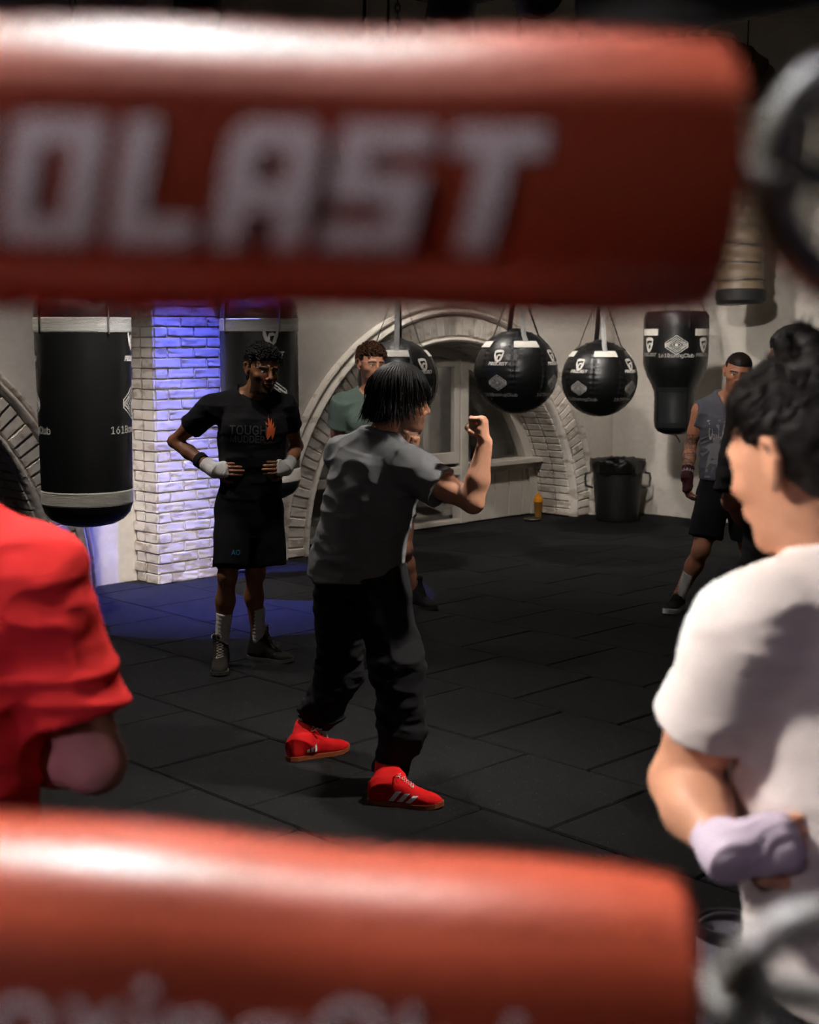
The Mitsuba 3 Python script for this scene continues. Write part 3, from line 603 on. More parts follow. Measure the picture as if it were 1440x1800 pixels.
# ------------------------------------------------------------------ figures: implicit surfaces meshed with surface nets
class Prims(list):
    """an ordered list of (distance function, lo, hi, blend radius, sign); evaluated as one smooth union"""
    def add(self, fn, lo, hi, k=0.02, sub=False): self.append((fn, np.asarray(lo), np.asarray(hi), k, sub)); return self
    def cone(self, a, b, ra, rb, k=0.02, sub=False):
        a, b = np.asarray(a, float), np.asarray(b, float); d = b - a; L2 = max(d @ d, 1e-12); R = max(ra, rb)
        def fn(P):
            q = P - a; t = np.clip((q @ d) / L2, 0, 1)
            return np.linalg.norm(q - t[..., None] * d, axis=-1) - (ra + (rb - ra) * t)
        return self.add(fn, np.minimum(a, b) - R, np.maximum(a, b) + R, k, sub)
    def chain(self, pts, rs, k=0.02):
        for i in range(len(pts) - 1): self.cone(pts[i], pts[i + 1], rs[i], rs[i + 1], k)
        return self
    def ell(self, c, r, M=np.eye(3), k=0.02, sub=False):
        """M: rows are the local axes"""
        c, r, M = np.asarray(c, float), np.asarray(r, float), np.asarray(M, float)
        def fn(P):
            q = (P - c) @ M.T; k0 = np.linalg.norm(q / r, axis=-1); k1 = np.linalg.norm(q / (r * r), axis=-1)
            return np.where(k1 > 1e-9, k0 * (k0 - 1) / np.maximum(k1, 1e-9), -r.min())
        h = np.abs(M.T) @ r
        return self.add(fn, c - h, c + h, k, sub)
    def loft(self, o, M, st, k=0.02, n=2.2, sub=False, twist=None):
        """M rows: lateral, front, along. st: rows (t, x, y, rx, ry): elliptical sections along the third axis"""
        o, M, st = np.asarray(o, float), np.asarray(M, float), np.asarray(st, float); st = st[np.argsort(st[:, 0])]
        tt = np.linspace(st[0, 0], st[-1, 0], 60)
        from scipy.interpolate import PchipInterpolator
        tab = PchipInterpolator(st[:, 0], st[:, 1:])(tt)
        tw_ = None if twist is None else np.interp(tt, *zip(*twist))
        def fn(P):
            q = (P - o) @ M.T; t = q[..., 2]
            x, y, rx, ry = (np.interp(t, tt, tab[:, i]) for i in range(4))
            X, Y = q[..., 0] - x, q[..., 1] - y
            if tw_ is not None:
                a = np.interp(t, tt, tw_); X, Y = X * np.cos(a) + Y * np.sin(a), -X * np.sin(a) + Y * np.cos(a)
            e = (np.abs(X / rx) ** n + np.abs(Y / ry) ** n) ** (1 / n)
            return np.maximum((e - 1) * np.minimum(rx, ry), np.maximum(tt[0] - t, t - tt[-1]))
        ext = max(np.abs(tab[:, 0]).max() + tab[:, 2].max(), np.abs(tab[:, 1]).max() + tab[:, 3].max()) * 1.0
        cs = np.array([[sx * ext, sy * ext, t] for sx in (-1, 1) for sy in (-1, 1) for t in (tt[0], tt[-1])]) @ M + o
        return self.add(fn, cs.min(0), cs.max(0), k, sub)
    def bounds(self, pad=0.03):
        lo = np.min([p[1] for p in self if not p[4]], 0); hi = np.max([p[2] for p in self if not p[4]], 0); return lo - pad, hi + pad
    def grid(self, lo, hi, h):
        n = np.ceil((hi - lo) / h).astype(int) + 1
        A = np.full(n, 0.5, np.float32); ax = [lo[i] + h * np.arange(n[i]) for i in range(3)]
        for fn, a, b, k, sub in self:
            m = k + 3 * h + 0.004
            i0 = np.clip(np.floor((a - m - lo) / h).astype(int), 0, n); i1 = np.clip(np.ceil((b + m - lo) / h).astype(int) + 1, 0, n)
            if (i1 <= i0).any(): continue
            sl = tuple(slice(i0[i], i1[i]) for i in range(3))
            P = np.stack(np.meshgrid(*[ax[i][sl[i]] for i in range(3)], indexing='ij'), -1)
            d = fn(P).astype(np.float32); old = A[sl]
            if sub: hh = np.clip(0.5 - 0.5 * (d + old) / k, 0, 1); A[sl] = old + (-d - old) * hh + k * hh * (1 - hh)
            else: hh = np.clip(0.5 + 0.5 * (d - old) / k, 0, 1); A[sl] = d + (old - d) * hh - k * hh * (1 - hh)
        return A, ax
    def value(self, P):
        P = np.asarray(P, float); A = np.full(P.shape[:-1], 0.5)
        for fn, a, b, k, sub in self:
            m = k + 0.06
            on = np.all((P > a - m) & (P < b + m), -1)
            if not on.any(): continue
            d = fn(P[on]); old = A[on]
            if sub: hh = np.clip(0.5 - 0.5 * (d + old) / k, 0, 1); A[on] = old + (-d - old) * hh + k * hh * (1 - hh)
            else: hh = np.clip(0.5 + 0.5 * (d - old) / k, 0, 1); A[on] = d + (old - d) * hh - k * hh * (1 - hh)
        return A
def surface_nets(A, lo, h):
    S = A < 0; n = S.shape
    c = np.zeros((n[0] - 1, n[1] - 1, n[2] - 1), np.uint8)
    for dx in (0, 1):
        for dy in (0, 1):
            for dz in (0, 1): c += S[dx:n[0] - 1 + dx, dy:n[1] - 1 + dy, dz:n[2] - 1 + dz]
    cells = np.argwhere((c > 0) & (c < 8))
    idx = np.full(c.shape, -1, np.int32); idx[tuple(cells.T)] = np.arange(len(cells))
    off = np.array([[x, y, z] for x in (0, 1) for y in (0, 1) for z in (0, 1)])
    val = np.stack([A[tuple((cells + o).T)] for o in off], 1)
    pos = np.zeros((len(cells), 3)); cnt = np.zeros(len(cells))
    for a in range(8):
        for b in range(a + 1, 8):
            if np.abs(off[a] - off[b]).sum() != 1: continue
            va, vb = val[:, a], val[:, b]; on = (va < 0) != (vb < 0)
            t = np.where(on, va / np.where(on, va - vb, 1), 0)
            pos += np.where(on[:, None], off[a] + t[:, None] * (off[b] - off[a]), 0); cnt += on
    v = lo + h * (cells + pos / cnt[:, None])
    F = []
    for axis in range(3):
        u, w = (axis + 1) % 3, (axis + 2) % 3
        s0 = [slice(None)] * 3; s1 = [slice(None)] * 3; s0[axis] = slice(0, -1); s1[axis] = slice(1, None)
        for q in (u, w):
            s0[q] = slice(1, -1); s1[q] = slice(1, -1)
        a, b = S[tuple(s0)], S[tuple(s1)]
        e = np.argwhere(a != b); 
        if not len(e): continue
        fl_ = a[tuple(e.T)]
        e = e.copy(); e[:, u] += 1; e[:, w] += 1
        du = np.zeros(3, int); du[u] = 1; dw = np.zeros(3, int); dw[w] = 1
        q = np.stack([idx[tuple((e - du - dw).T)], idx[tuple((e - dw).T)], idx[tuple(e.T)], idx[tuple((e - du).T)]], 1)
        q[~fl_] = q[~fl_][:, ::-1]; F.append(q)
    F = np.vstack(F); F = F[(F >= 0).all(1)]
    return v, F
def quads(v, F):
    return trimesh.Trimesh(v, np.vstack([F[:, [0, 1, 2]], F[:, [0, 2, 3]]]), process=False)
def relax(mesh, n=2):
    mesh.remove_unreferenced_vertices()
    if n:
        from scipy.sparse import coo_matrix
        f, v, N = mesh.faces, mesh.vertices.copy(), len(mesh.vertices)
        e = np.vstack([f[:, [0, 1]], f[:, [1, 2]], f[:, [2, 0]]]); b = np.bincount(np.concatenate([e[:, 0], e[:, 1]]), minlength=N)
        A = coo_matrix((np.ones(len(e) * 2), (np.concatenate([e[:, 0], e[:, 1]]), np.concatenate([e[:, 1], e[:, 0]]))), (N, N)).tocsr()
        es = np.sort(e, 1); _, inv, cnt = np.unique(es[:, 0] * N + es[:, 1], return_inverse=True, return_counts=True)
        rim = np.zeros(N, bool); rim[es[cnt[inv] == 1].ravel()] = True
        for _ in range(n):
            for w in (0.5, -0.52):
                d = (A @ v) / np.maximum(b, 1)[:, None] - v; d[rim] = 0; v = v + w * d
        mesh.vertices = v
    return mesh
def mesh_body(pr, h, boxes=(), hf=0.003):
    """the whole figure at step h, with finer windows (head, hands) let in so that the surface runs on"""
    lo, hi = pr.bounds(); A, _ = pr.grid(lo, hi, h); v, F = surface_nets(A, lo, h)
    if len(boxes):
        ctr = v[F].mean(1)
        for a, b in boxes: F = F[~np.all((v[F].mean(1) > np.asarray(a) + h * 0.6) & (v[F].mean(1) < np.asarray(b) - h * 0.6), 1)]
    ms = [relax(quads(v, F), 1)]
    for a, b in boxes:
        A, _ = pr.grid(np.asarray(a), np.asarray(b), hf); ms.append(relax(quads(*surface_nets(A, np.asarray(a), hf)), 1))
    m = trimesh.util.concatenate(ms); m.remove_unreferenced_vertices(); return m
def mesh_cloth(pr, h, cuts=(), minus=None, gap=0.004, wrinkle=None, smooth=1, base=None, base_off=0.008, cover=None, cover_off=0.007):
    """a garment: smooth union, cut flat at hems (point, outward normal), hollowed by the body"""
    lo, hi = pr.bounds(0.02)
    if base is not None: l2, h2 = base.bounds(0.03); lo, hi = np.minimum(lo, l2), np.maximum(hi, h2)
    A, ax = pr.grid(lo, hi, h)
    if base is not None:
        B, _ = base.grid(lo, hi, h); B = B - base_off; k = 0.02
        hh = np.clip(0.5 + 0.5 * (B - A) / k, 0, 1); A = B + (A - B) * hh - k * hh * (1 - hh)
    if wrinkle is not None:
        near = np.argwhere(np.abs(A) < 0.035); P = lo + h * near
        A[tuple(near.T)] += wrinkle(P)
    if base is not None: A = np.minimum(A, B + base_off * 0.5)
    if cover is not None:
        B, _ = cover.grid(lo, hi, h); A = np.where(A < 0.012, np.minimum(A, B - cover_off), A)
    for p, n, *rad in cuts:
        n = unit(n); g = [(ax[i] - p[i]).reshape([-1 if j == i else 1 for j in range(3)]) for i in range(3)]; d = g[0] * n[0] + g[1] * n[1] + g[2] * n[2]
        if rad:       # only within a radius of the point's own axis: a neckline
            w = unit(rad[1]); al = g[0] * w[0] + g[1] * w[1] + g[2] * w[2]; d = np.minimum(d, rad[0] - np.sqrt(np.maximum(g[0] ** 2 + g[1] ** 2 + g[2] ** 2 - al ** 2, 0)))
        A = np.maximum(A, d.astype(np.float32))
    if minus is not None:
        B, _ = minus.grid(lo, hi, h); A = np.maximum(A, -(B - gap))
    A[[0, -1]] = 0.5; A[:, [0, -1]] = 0.5; A[:, :, [0, -1]] = 0.5
    return relax(quads(*surface_nets(A, lo, h)), smooth)
def folds(amp, scale, seed=0, sharp=1.6):
    sc = np.asarray(scale, float)
    def fn(P):
        q = meshkit.noise(P * sc, seed); r = 1 - np.abs(2 * q - 1)
        return -amp * (r ** sharp - 0.45) + 0.3 * amp * (meshkit.noise(P * sc * 2.7, seed + 5) - 0.5)
    return fn
def frame(fwd, up=(0, 0, 1)):
    """rows: right, front, up of something that looks along fwd"""
    f = unit(fwd); r = unit(np.cross(f, up)); u = np.cross(r, f); return np.array([r, f, u])
def decal(pr, mesh2d, o, X, Y, d, eps=0.0012):
    """lay a flat print on an implicit surface along the direction d"""
    v = np.asarray(mesh2d.vertices); P = o + np.outer(v[:, 0], X) + np.outer(v[:, 1], Y) - np.asarray(d) * 0.12; d = unit(d)
    for _ in range(60): P = P + d * (pr.value(P) * 0.75)[:, None]
    m = trimesh.Trimesh(P - d * (eps + v[:, 2:3]), mesh2d.faces, process=False)
    m.update_faces((np.abs(pr.value(P)) < 0.004)[m.faces].all(1)); m.remove_unreferenced_vertices(); return m

# -- head: local axes right, front, up; the origin sits between the ears at eye level
def head(pr, c, M, s=1.0, jaw=1.0, mouth=0.0, beard=0.0):
    c = np.asarray(c, float); L = lambda x, y, z: c + (np.array([x, y, z]) * s) @ M
    E = lambda p, r, k=0.012, sub=False: pr.ell(L(*p), np.array(r) * s, M, k, sub)
    K = lambda a, b, ra, rb, k=0.008, sub=False: pr.cone(L(*a), L(*b), ra * s, rb * s, k, sub)
    E((0, -.010, .038), (.076, .096, .082), .02); E((0, -.045, .018), (.068, .062, .07), .02)
    E((0, .034, -.012), (.064, .056, .068), .03)
    pr.loft(L(0, 0, 0), M, [(-.118 * s, 0, .052 * s, .022 * s, .028 * s), (-.10 * s, 0, .045 * s, .038 * s * jaw, .045 * s), (-.07 * s, 0, .032 * s, .053 * s * jaw, .058 * s), (-.03 * s, 0, .025 * s, .062 * s, .064 * s), (.01 * s, 0, .02 * s, .066 * s, .068 * s)], .022)
    E((0, .077, -.105), (.022, .017, .016), .018)
    for q in (-1, 1):
        E((q * .044, .058, -.028), (.021, .022, .016), .016)
        K((q * .012, .088, .020), (q * .044, .074, .022), .010, .008, .012)
        E((q * .033, .098, -.001), (.018, .014, .0105), .010, True)
        E((q * .032, .0765, -.001), (.0125, .0125, .0125), .002)
        K((q * .017, .0895, .004), (q * .046, .075, .003), .0042, .004, .004)
        K((q * .018, .085, -.010), (q * .045, .074, -.008), .004, .0035, .004)
        E((q * .0115, .0985, -.0375), (.0085, .0115, .0085), .007)
        ear = [(.074, -.002, .020), (.084, -.014, .030), (.089, -.028, .022), (.087, -.030, .0), (.080, -.018, -.022), (.073, -.006, -.034)]
        for a, b in zip(ear[:-1], ear[1:]): K((q * a[0], a[1], a[2]), (q * b[0], b[1], b[2]), .0065, .0065, .004)
        E((q * .079, -.014, -.002), (.006, .016, .026), .006); K((q * .074, .002, -.004), (q * .077, .0, -.012), .005, .005, .004)
    K((0, .089, .014), (0, .112, -.026), .0085, .0105, .010); E((0, .112, -.030), (.012, .012, .010), .008)
    E((0, .094, -.062 - mouth * .3), (.024, .010, .018 + mouth), .012)
    K((-.020, .088, -.0595), (0, .1015, -.0575), .0052, .0062, .005); K((.020, .088, -.0595), (0, .1015, -.0575), .0052, .0062, .005)
    K((-.018, .087, -.069 - mouth), (0, .099, -.0715 - mouth), .0055, .0068, .005); K((.018, .087, -.069 - mouth), (0, .099, -.0715 - mouth), .0055, .0068, .005)
    E((0, .106, -.0645 - mouth * .5), (.021, .010, .0022 + mouth * .6), .003, True)
    if beard: E((0, .062, -.098), (.040, .034, .026), .02)
    return L
def head_colors(c, M, s, skin, beard=None, brow=(0.012, 0.009, 0.007), lip=None, mouth=0.0, stubble=0.9, extra=None, cheek=-.016):
    skin = np.asarray(skin); lip = skin * np.array([0.80, 0.55, 0.52]) if lip is None else lip
    def fn(v):
        q = ((v - c) @ M.T) / s; x, y, z = q.T; col = np.tile(skin, (len(v), 1)).astype(float)
        t = meshkit.fbm(v * 24, 3); col *= (0.92 + 0.16 * t)[:, None]
        def mixin(w, cc): nonlocal col; w = np.clip(w, 0, 1)[:, None]; col = col * (1 - w) + np.asarray(cc) * w
        inh = (np.abs(x) < .1) & (np.abs(y) < .14) & (np.abs(z) < .16)
        rosy = np.exp(-(((np.abs(x) - .045) / .022) ** 2 + ((z + .03) / .024) ** 2)) * (y > .03) + np.exp(-((x / .02) ** 2 + ((z + .03) / .02) ** 2)) * (y > .09)
        mixin(rosy * .35 * inh, skin * np.array([1.05, .78, .72]))
        if beard is not None:
            mm = (np.clip((-.045 - z) / .012, 0, 1) + np.clip((cheek + .011 - z) / .02, 0, 1) * np.clip((.052 - y) / .014, 0, 1) * np.clip((y - .005) / .01, 0, 1))
            mo = np.exp(-((x / .034) ** 4 + ((z + .049) / .007) ** 2)) * (y > .07)
            lo_ = np.clip((cheek - z) / .02, 0, 1) * np.clip((np.abs(x) - .036) / .012, 0, 1)
            m_ = np.clip(np.maximum(np.maximum(mm, mo), lo_), 0, 1) * (z > -.126) * inh * (y > -.004)
            m_ *= np.clip(.92 + .35 * (meshkit.noise(v * 330) - .5), 0, 1)
            mixin(m_ * stubble, beard)
        lp = (((np.abs(x) < .023) & (y > .084) & (z > -.078 - mouth * 1.2) & (z < -.0535) & (np.abs(z + .0645 + mouth * .5) < .0135 + mouth * .8 - .25 * np.abs(x))))
        mixin(lp * .85, lip); mixin(lp * (np.abs(z + .0645 + mouth * .5) < .002 + mouth * .55) * .9, (.02, .006, .006))
        for q_ in (-1, 1):
            X = x * q_ - .032
            br = np.exp(-((z - .0205 + 9 * X * X + .07 * X) / .0052) ** 2) * (np.abs(X) < .0235) * (y > .05); mixin(br * 1.2 * (.75 + .6 * meshkit.noise(v * 400)), brow)
            e = (np.sqrt((x - q_ * .032) ** 2 + (y - .0765) ** 2 + (z + .001) ** 2) < .0135) & (y > .07) & (np.abs(z + .002) < .0062 - 9 * X * X)
            mixin(e * 1.0, (.55, .50, .46)); mixin(e * (np.abs(X + .003) < .0055), (.025, .014, .008))
            mixin(np.exp(-((z - .0045 + 8 * X * X) / .0022) ** 2) * (np.abs(X) < .018) * (y > .07) * .85, (.02, .012, .01))
        if extra is not None: col = extra(v, q, col)
        return np.clip(col, 0, 1)
    return fn
def hair_mesh(c, M, s, fn_len, h=0.003, rough=None, cuts=None):
    """hair: a cap over the skull whose length over the skin is fn_len(q) for local points q"""
    pr = Prims(); L = lambda x, y, z: np.asarray(c) + (np.array([x, y, z]) * s) @ M
    big = Prims(); big.ell(L(0, -.010, .038), np.array((.076, .096, .082)) * s, M, .02); big.ell(L(0, -.045, .018), np.array((.068, .062, .07)) * s, M, .02); big.ell(L(0, .030, -.005), np.array((.064, .060, .075)) * s, M, .02)
    big.cone(L(0, -.05, -.02), L(0, -.055, -.085), .055 * s, .05 * s, .02)
    lo, hi = big.bounds(0.06); A, ax = big.grid(lo, hi, h)
    near = np.argwhere(A < 0.06); P = lo + h * near; q = ((P - c) @ M.T) / s
    A[tuple(near.T)] = np.maximum(A[tuple(near.T)] - fn_len(q, P), -A[tuple(near.T)] - 0.012)
    return relax(quads(*surface_nets(A, lo, h)), 0)
def tufts(c, M, s, n, region, length, r0, down, seed, curl=0.0, seg=6, sides=5, lift=.012, axes=(.080, .099, .086)):
    """locks of hair as tapered tubes that follow the skull: down(q, r) is the way a lock falls"""
    r = np.random.default_rng(seed); out = []; o = np.array([0, -.010, .034]); ax = np.array(axes)
    while len(out) < n:
        d = unit(r.normal(size=3)); q = o + d * ax
        if not region(q, d): continue
        w = unit(down(q, r)); Ln = length(q) * r.uniform(.75, 1.2) / seg; lf = lift * r.uniform(.5, 1.15); a0 = r.uniform(0, 6.28); p = q.copy(); pts = []
        for i in range(seg + 1):
            e = (p - o) / ax; nr = np.linalg.norm(e); nn = unit(e / ax)
            if nr < 1.0 + lf / .09 and p[2] > o[2] - .06: p = o + e / nr * ax * (1 + lf / .09 * min(1, .3 + i / 2))
            cc = (unit(np.cross(nn, [.2, .3, 1])) * math.cos(a0 + i * 2.0) + nn * math.sin(a0 + i * 2.0)) * curl
            pts.append(np.asarray(c) + ((p + cc) * s) @ M)
            t = w - nn * (w @ nn) * (1 if p[2] > o[2] - .02 else .3); p = p + unit(t + 1e-6) * Ln
        rr = r0 * np.interp(np.linspace(0, 1, seg + 1), [0, .25, .7, 1], [.8, 1, .8, .15]) * r.uniform(.7, 1.2)
        out.append(tube(pts, rr, sides))
    return trimesh.util.concatenate(out)

# -- hand: X to the fingers, N out of the palm, thumb on side Tm
FING = {'index': (.029, .088, (.040, .025, .021), .0088), 'middle': (.0095, .092, (.044, .028, .022), .0090), 'ring': (-.010, .089, (.041, .026, .021), .0086), 'little': (-.0285, .081, (.032, .020, .018), .0076)}
def hand(pr, w, X, N, thumb_side, bend=(25, 35, 20), spread=1.0, thumb=((0.55, 0.75, 0.35), (0.8, 0.45, 0.4), (0.95, 0.1, 0.3)), s=1.0, per=None, palm_only=False, fat=1.0):
    """w wrist, X towards the fingers, N palm normal, thumb_side +1 or -1 along N x X; thumb: three directions in (X, side, N)"""
    X = unit(X); N = unit(np.asarray(N) - X * (np.asarray(N) @ X)); S = np.cross(N, X) * thumb_side
    L = lambda x, y, z: np.asarray(w) + (X * x + S * y + N * z) * s
    for y, xe, r in ((.026, .086, .0125), (.009, .089, .0135), (-.009, .086, .013), (-.026, .078, .012)):
        pr.cone(L(.012, y * .62, .001), L(xe, y, .0), r * s * fat * 1.08, r * s * fat, .012)
    pr.cone(L(.02, .018, .008), L(.052, .030, .010), .016 * s, .013 * s, .012); pr.cone(L(.02, -.018, .007), L(.06, -.026, .007), .014 * s, .011 * s, .012)
    if palm_only: return L
    for nm, (y, xb, ls, r) in FING.items():
        b = bend if per is None else per[nm]; p = L(xb, y, 0); th = 0.0; sp = y * spread * 2.2
        for i, l in enumerate(ls):
            th += math.radians(b[i]); d = X * math.cos(th) + N * math.sin(th) + S * sp * max(0.0, math.cos(th))
            q = p + unit(d) * l * s; pr.cone(p, q, r * s * (1 - .07 * i), r * s * (1 - .07 * (i + 1)), .0045 if i else .008); p = q
    p = L(.026, .026, .006)
    for i, (l, r) in enumerate(((.040, .0125), (.031, .0105), (.025, .0095))):
        t = thumb[i]; q = p + unit(X * t[0] + S * t[1] + N * t[2]) * l * s; pr.cone(p, q, r * s, r * s * .93, .006); p = q
    return L
FIST = dict(bend=(82, 98, 62), spread=0.15, thumb=((0.45, 0.25, 0.85), (0.55, -0.45, 0.55), (0.25, -0.95, 0.1)))

# ------------------------------------------------------------------ people: shared anatomy
P_ = at
def torso_frame(J):
    up = unit(J['neck'] - J['pelvis']); r = unit(J['shR'] - J['shL']); r = unit(r - up * (r @ up)); f = np.cross(up, r)
    return np.array([r, f, up]), np.linalg.norm(J['neck'] - J['pelvis'])
def body_parts(J, b=1.0, chest=1.0, belly=1.0, arm=1.0, leg=1.0, head_s=1.0, head_kw={}):
    """prims of torso, arms, legs and head, from the joints J"""
    M, L = torso_frame(J); q = L / 0.52; T_ = Prims(); A_ = Prims(); G_ = Prims(); H_ = Prims()
    st = [(-.13, 0, -.01, .125, .095), (-.06, 0, -.015, .158, .118), (0, 0, -.01, .164, .118), (.12, 0, 0, .140 * belly, .106 * belly), (.22, 0, .004, .146 * (1 + belly) / 2, .112), (.32, 0, .006, .163 * chest, .118 * chest),
          (.40, 0, .0, .168 * chest, .114 * chest), (.455, 0, -.012, .150 * chest, .092), (.50, 0, -.016, .105, .068), (.53, 0, -.014, .06, .055)]
    T_.loft(J['pelvis'], M, [(t * q, x * b, y * b, rx * b, ry * b) for t, x, y, rx, ry in st], .03, 2.3, twist=J.get('twist'))
    hm, hs = (J['hipL'] + J['hipR']) / 2, unit(J['hipR'] - J['hipL'])
    for s, n in ((1, 'R'), (-1, 'L')):
        T_.ell(J['hip' + n] - M[1] * .035 + Z * .0, np.array((.088, .088, .095)) * b, M, .035)
        T_.cone(J['neck'] - M[2] * .02 - M[1] * .02 + M[0] * s * .03, J['sh' + n] - M[1] * .012 + M[2] * .012, .050 * b, .046 * b, .04)
        T_.cone(J['sh' + n], J['sh' + n] * .82 + J['el' + n] * .18, .060 * b * arm, .056 * b * arm, .03)
        T_.ell(J['pelvis'] + M[2] * .36 * q + M[0] * s * .085 * b + M[1] * .075 * b, np.array((.075, .042, .055)) * b * chest, M, .03)
        u = unit(J['el' + n] - J['sh' + n]); w = unit(J['wr' + n] - J['el' + n])
        A_.cone(J['sh' + n], J['el' + n], .055 * arm * b, .038 * arm * b, .025)
        A_.ell(J['sh' + n] * .5 + J['el' + n] * .5, np.array((.047, .047, .085)) * arm * b, frame_along(u), .03)
        A_.cone(J['el' + n], J['el' + n] * .62 + J['wr' + n] * .38, .038 * arm * b, .043 * arm * b, .02); A_.cone(J['el' + n] * .62 + J['wr' + n] * .38, J['wr' + n], .043 * arm * b, .028 * b, .02)
        k, a, h = J['kn' + n], J['an' + n], J['hip' + n]
        G_.cone(h, k, .088 * leg * b, .056 * leg * b, .03); kf = unit(np.cross(unit(J['hipR'] - J['hipL']), Z)) * -1
        back = unit(np.cross(unit(k - h), unit(J['hipR'] - J['hipL'])))
        bdir = J['toe' + n] - J['an' + n]; bdir = unit(np.array([bdir[0], bdir[1], 0]))
        G_.ell(h * .55 + k * .45 + bdir * .012, np.array((.078, .078, .15)) * leg * b, frame_along(unit(k - h)), .04)
        G_.ell(k + bdir * .022, np.array((.042, .04, .05)) * leg * b, np.eye(3), .03)
        G_.cone(k, k * .66 + a * .34 - bdir * .016, .050 * leg * b, .056 * leg * b, .03); G_.cone(k * .66 + a * .34 - bdir * .016, a, .055 * leg * b, .036 * b, .03)
        G_.cone(a, a - Z * .03 + bdir * .03, .036, .036, .02)
    hM = frame(J['hdir'], J.get('hup', (0, 0, 1)))
    H_.cone(J['neck'] - M[2] * .03, J['head'] - hM[2] * .05 - hM[1] * .022, .062 * b, .055 * b, .03)
    H_.cone(J['neck'] - M[2] * .02 + M[1] * .025, J['head'] - hM[2] * .085 + hM[1] * .02, .05 * b, .046 * b, .025)
    head(H_, J['head'], hM, head_s, **head_kw)
    return T_, A_, G_, H_, M, hM
def frame_along(u):
    a = np.array([0, 0, 1.0]) if abs(u[2]) < .9 else np.array([1.0, 0, 0]); x = unit(np.cross(a, u)); return np.array([x, np.cross(u, x), u])
def allp(*gs):
    o = Prims()
    for g in gs: o += g
    return o
def sleeve(pr, a, b, t0, t1, r0, r1, k=.03, n=2.0, drop=0.0):
    """a short sleeve with a flat end, along the upper arm from a to b"""
    u = unit(b - a); L = np.linalg.norm(b - a); F = frame_along(u)
    dz = np.array([F[0] @ Z, F[1] @ Z]) * -drop
    pr.loft(a, F, [(t0 * L, 0, 0, r0 * .9, r0 * .9), ((t0 + t1) / 2 * L, dz[0] * .5, dz[1] * .5, (r0 + r1) / 2, (r0 + r1) / 2), (t1 * L, dz[0], dz[1], r1, r1)], k, n)
def leg_cloth(pr, pts, rs, k=.03, n=2.2):
    """a trouser leg: chain of cones, its last piece a loft with a flat hem"""
    for i in range(len(pts) - 2): pr.cone(pts[i], pts[i + 1], rs[i], rs[i + 1], k)
    a, b = pts[-2], pts[-1]; u = unit(b - a); L = np.linalg.norm(b - a)
    pr.loft(a, frame_along(u), [(-.02, 0, 0, rs[-2], rs[-2]), (L * .5, 0, 0, (rs[-2] + rs[-1]) / 2, (rs[-2] + rs[-1]) / 2), (L, 0, 0, rs[-1], rs[-1])], k, n)
def ring_on(a, b, t0, t1, r0, r1, n=28, th=.004):
    """a band around a limb between fractions t0 and t1"""
    p = [a + (b - a) * t for t in (t0, t0 + .001, t1 - .001, t1)]
    return tube(p, [r0 - th, r0, r1, r1 - th], n)
def hbox(c, r=(.135, .16, .19)): r = np.array(r); return (np.asarray(c) - r, np.asarray(c) + r)

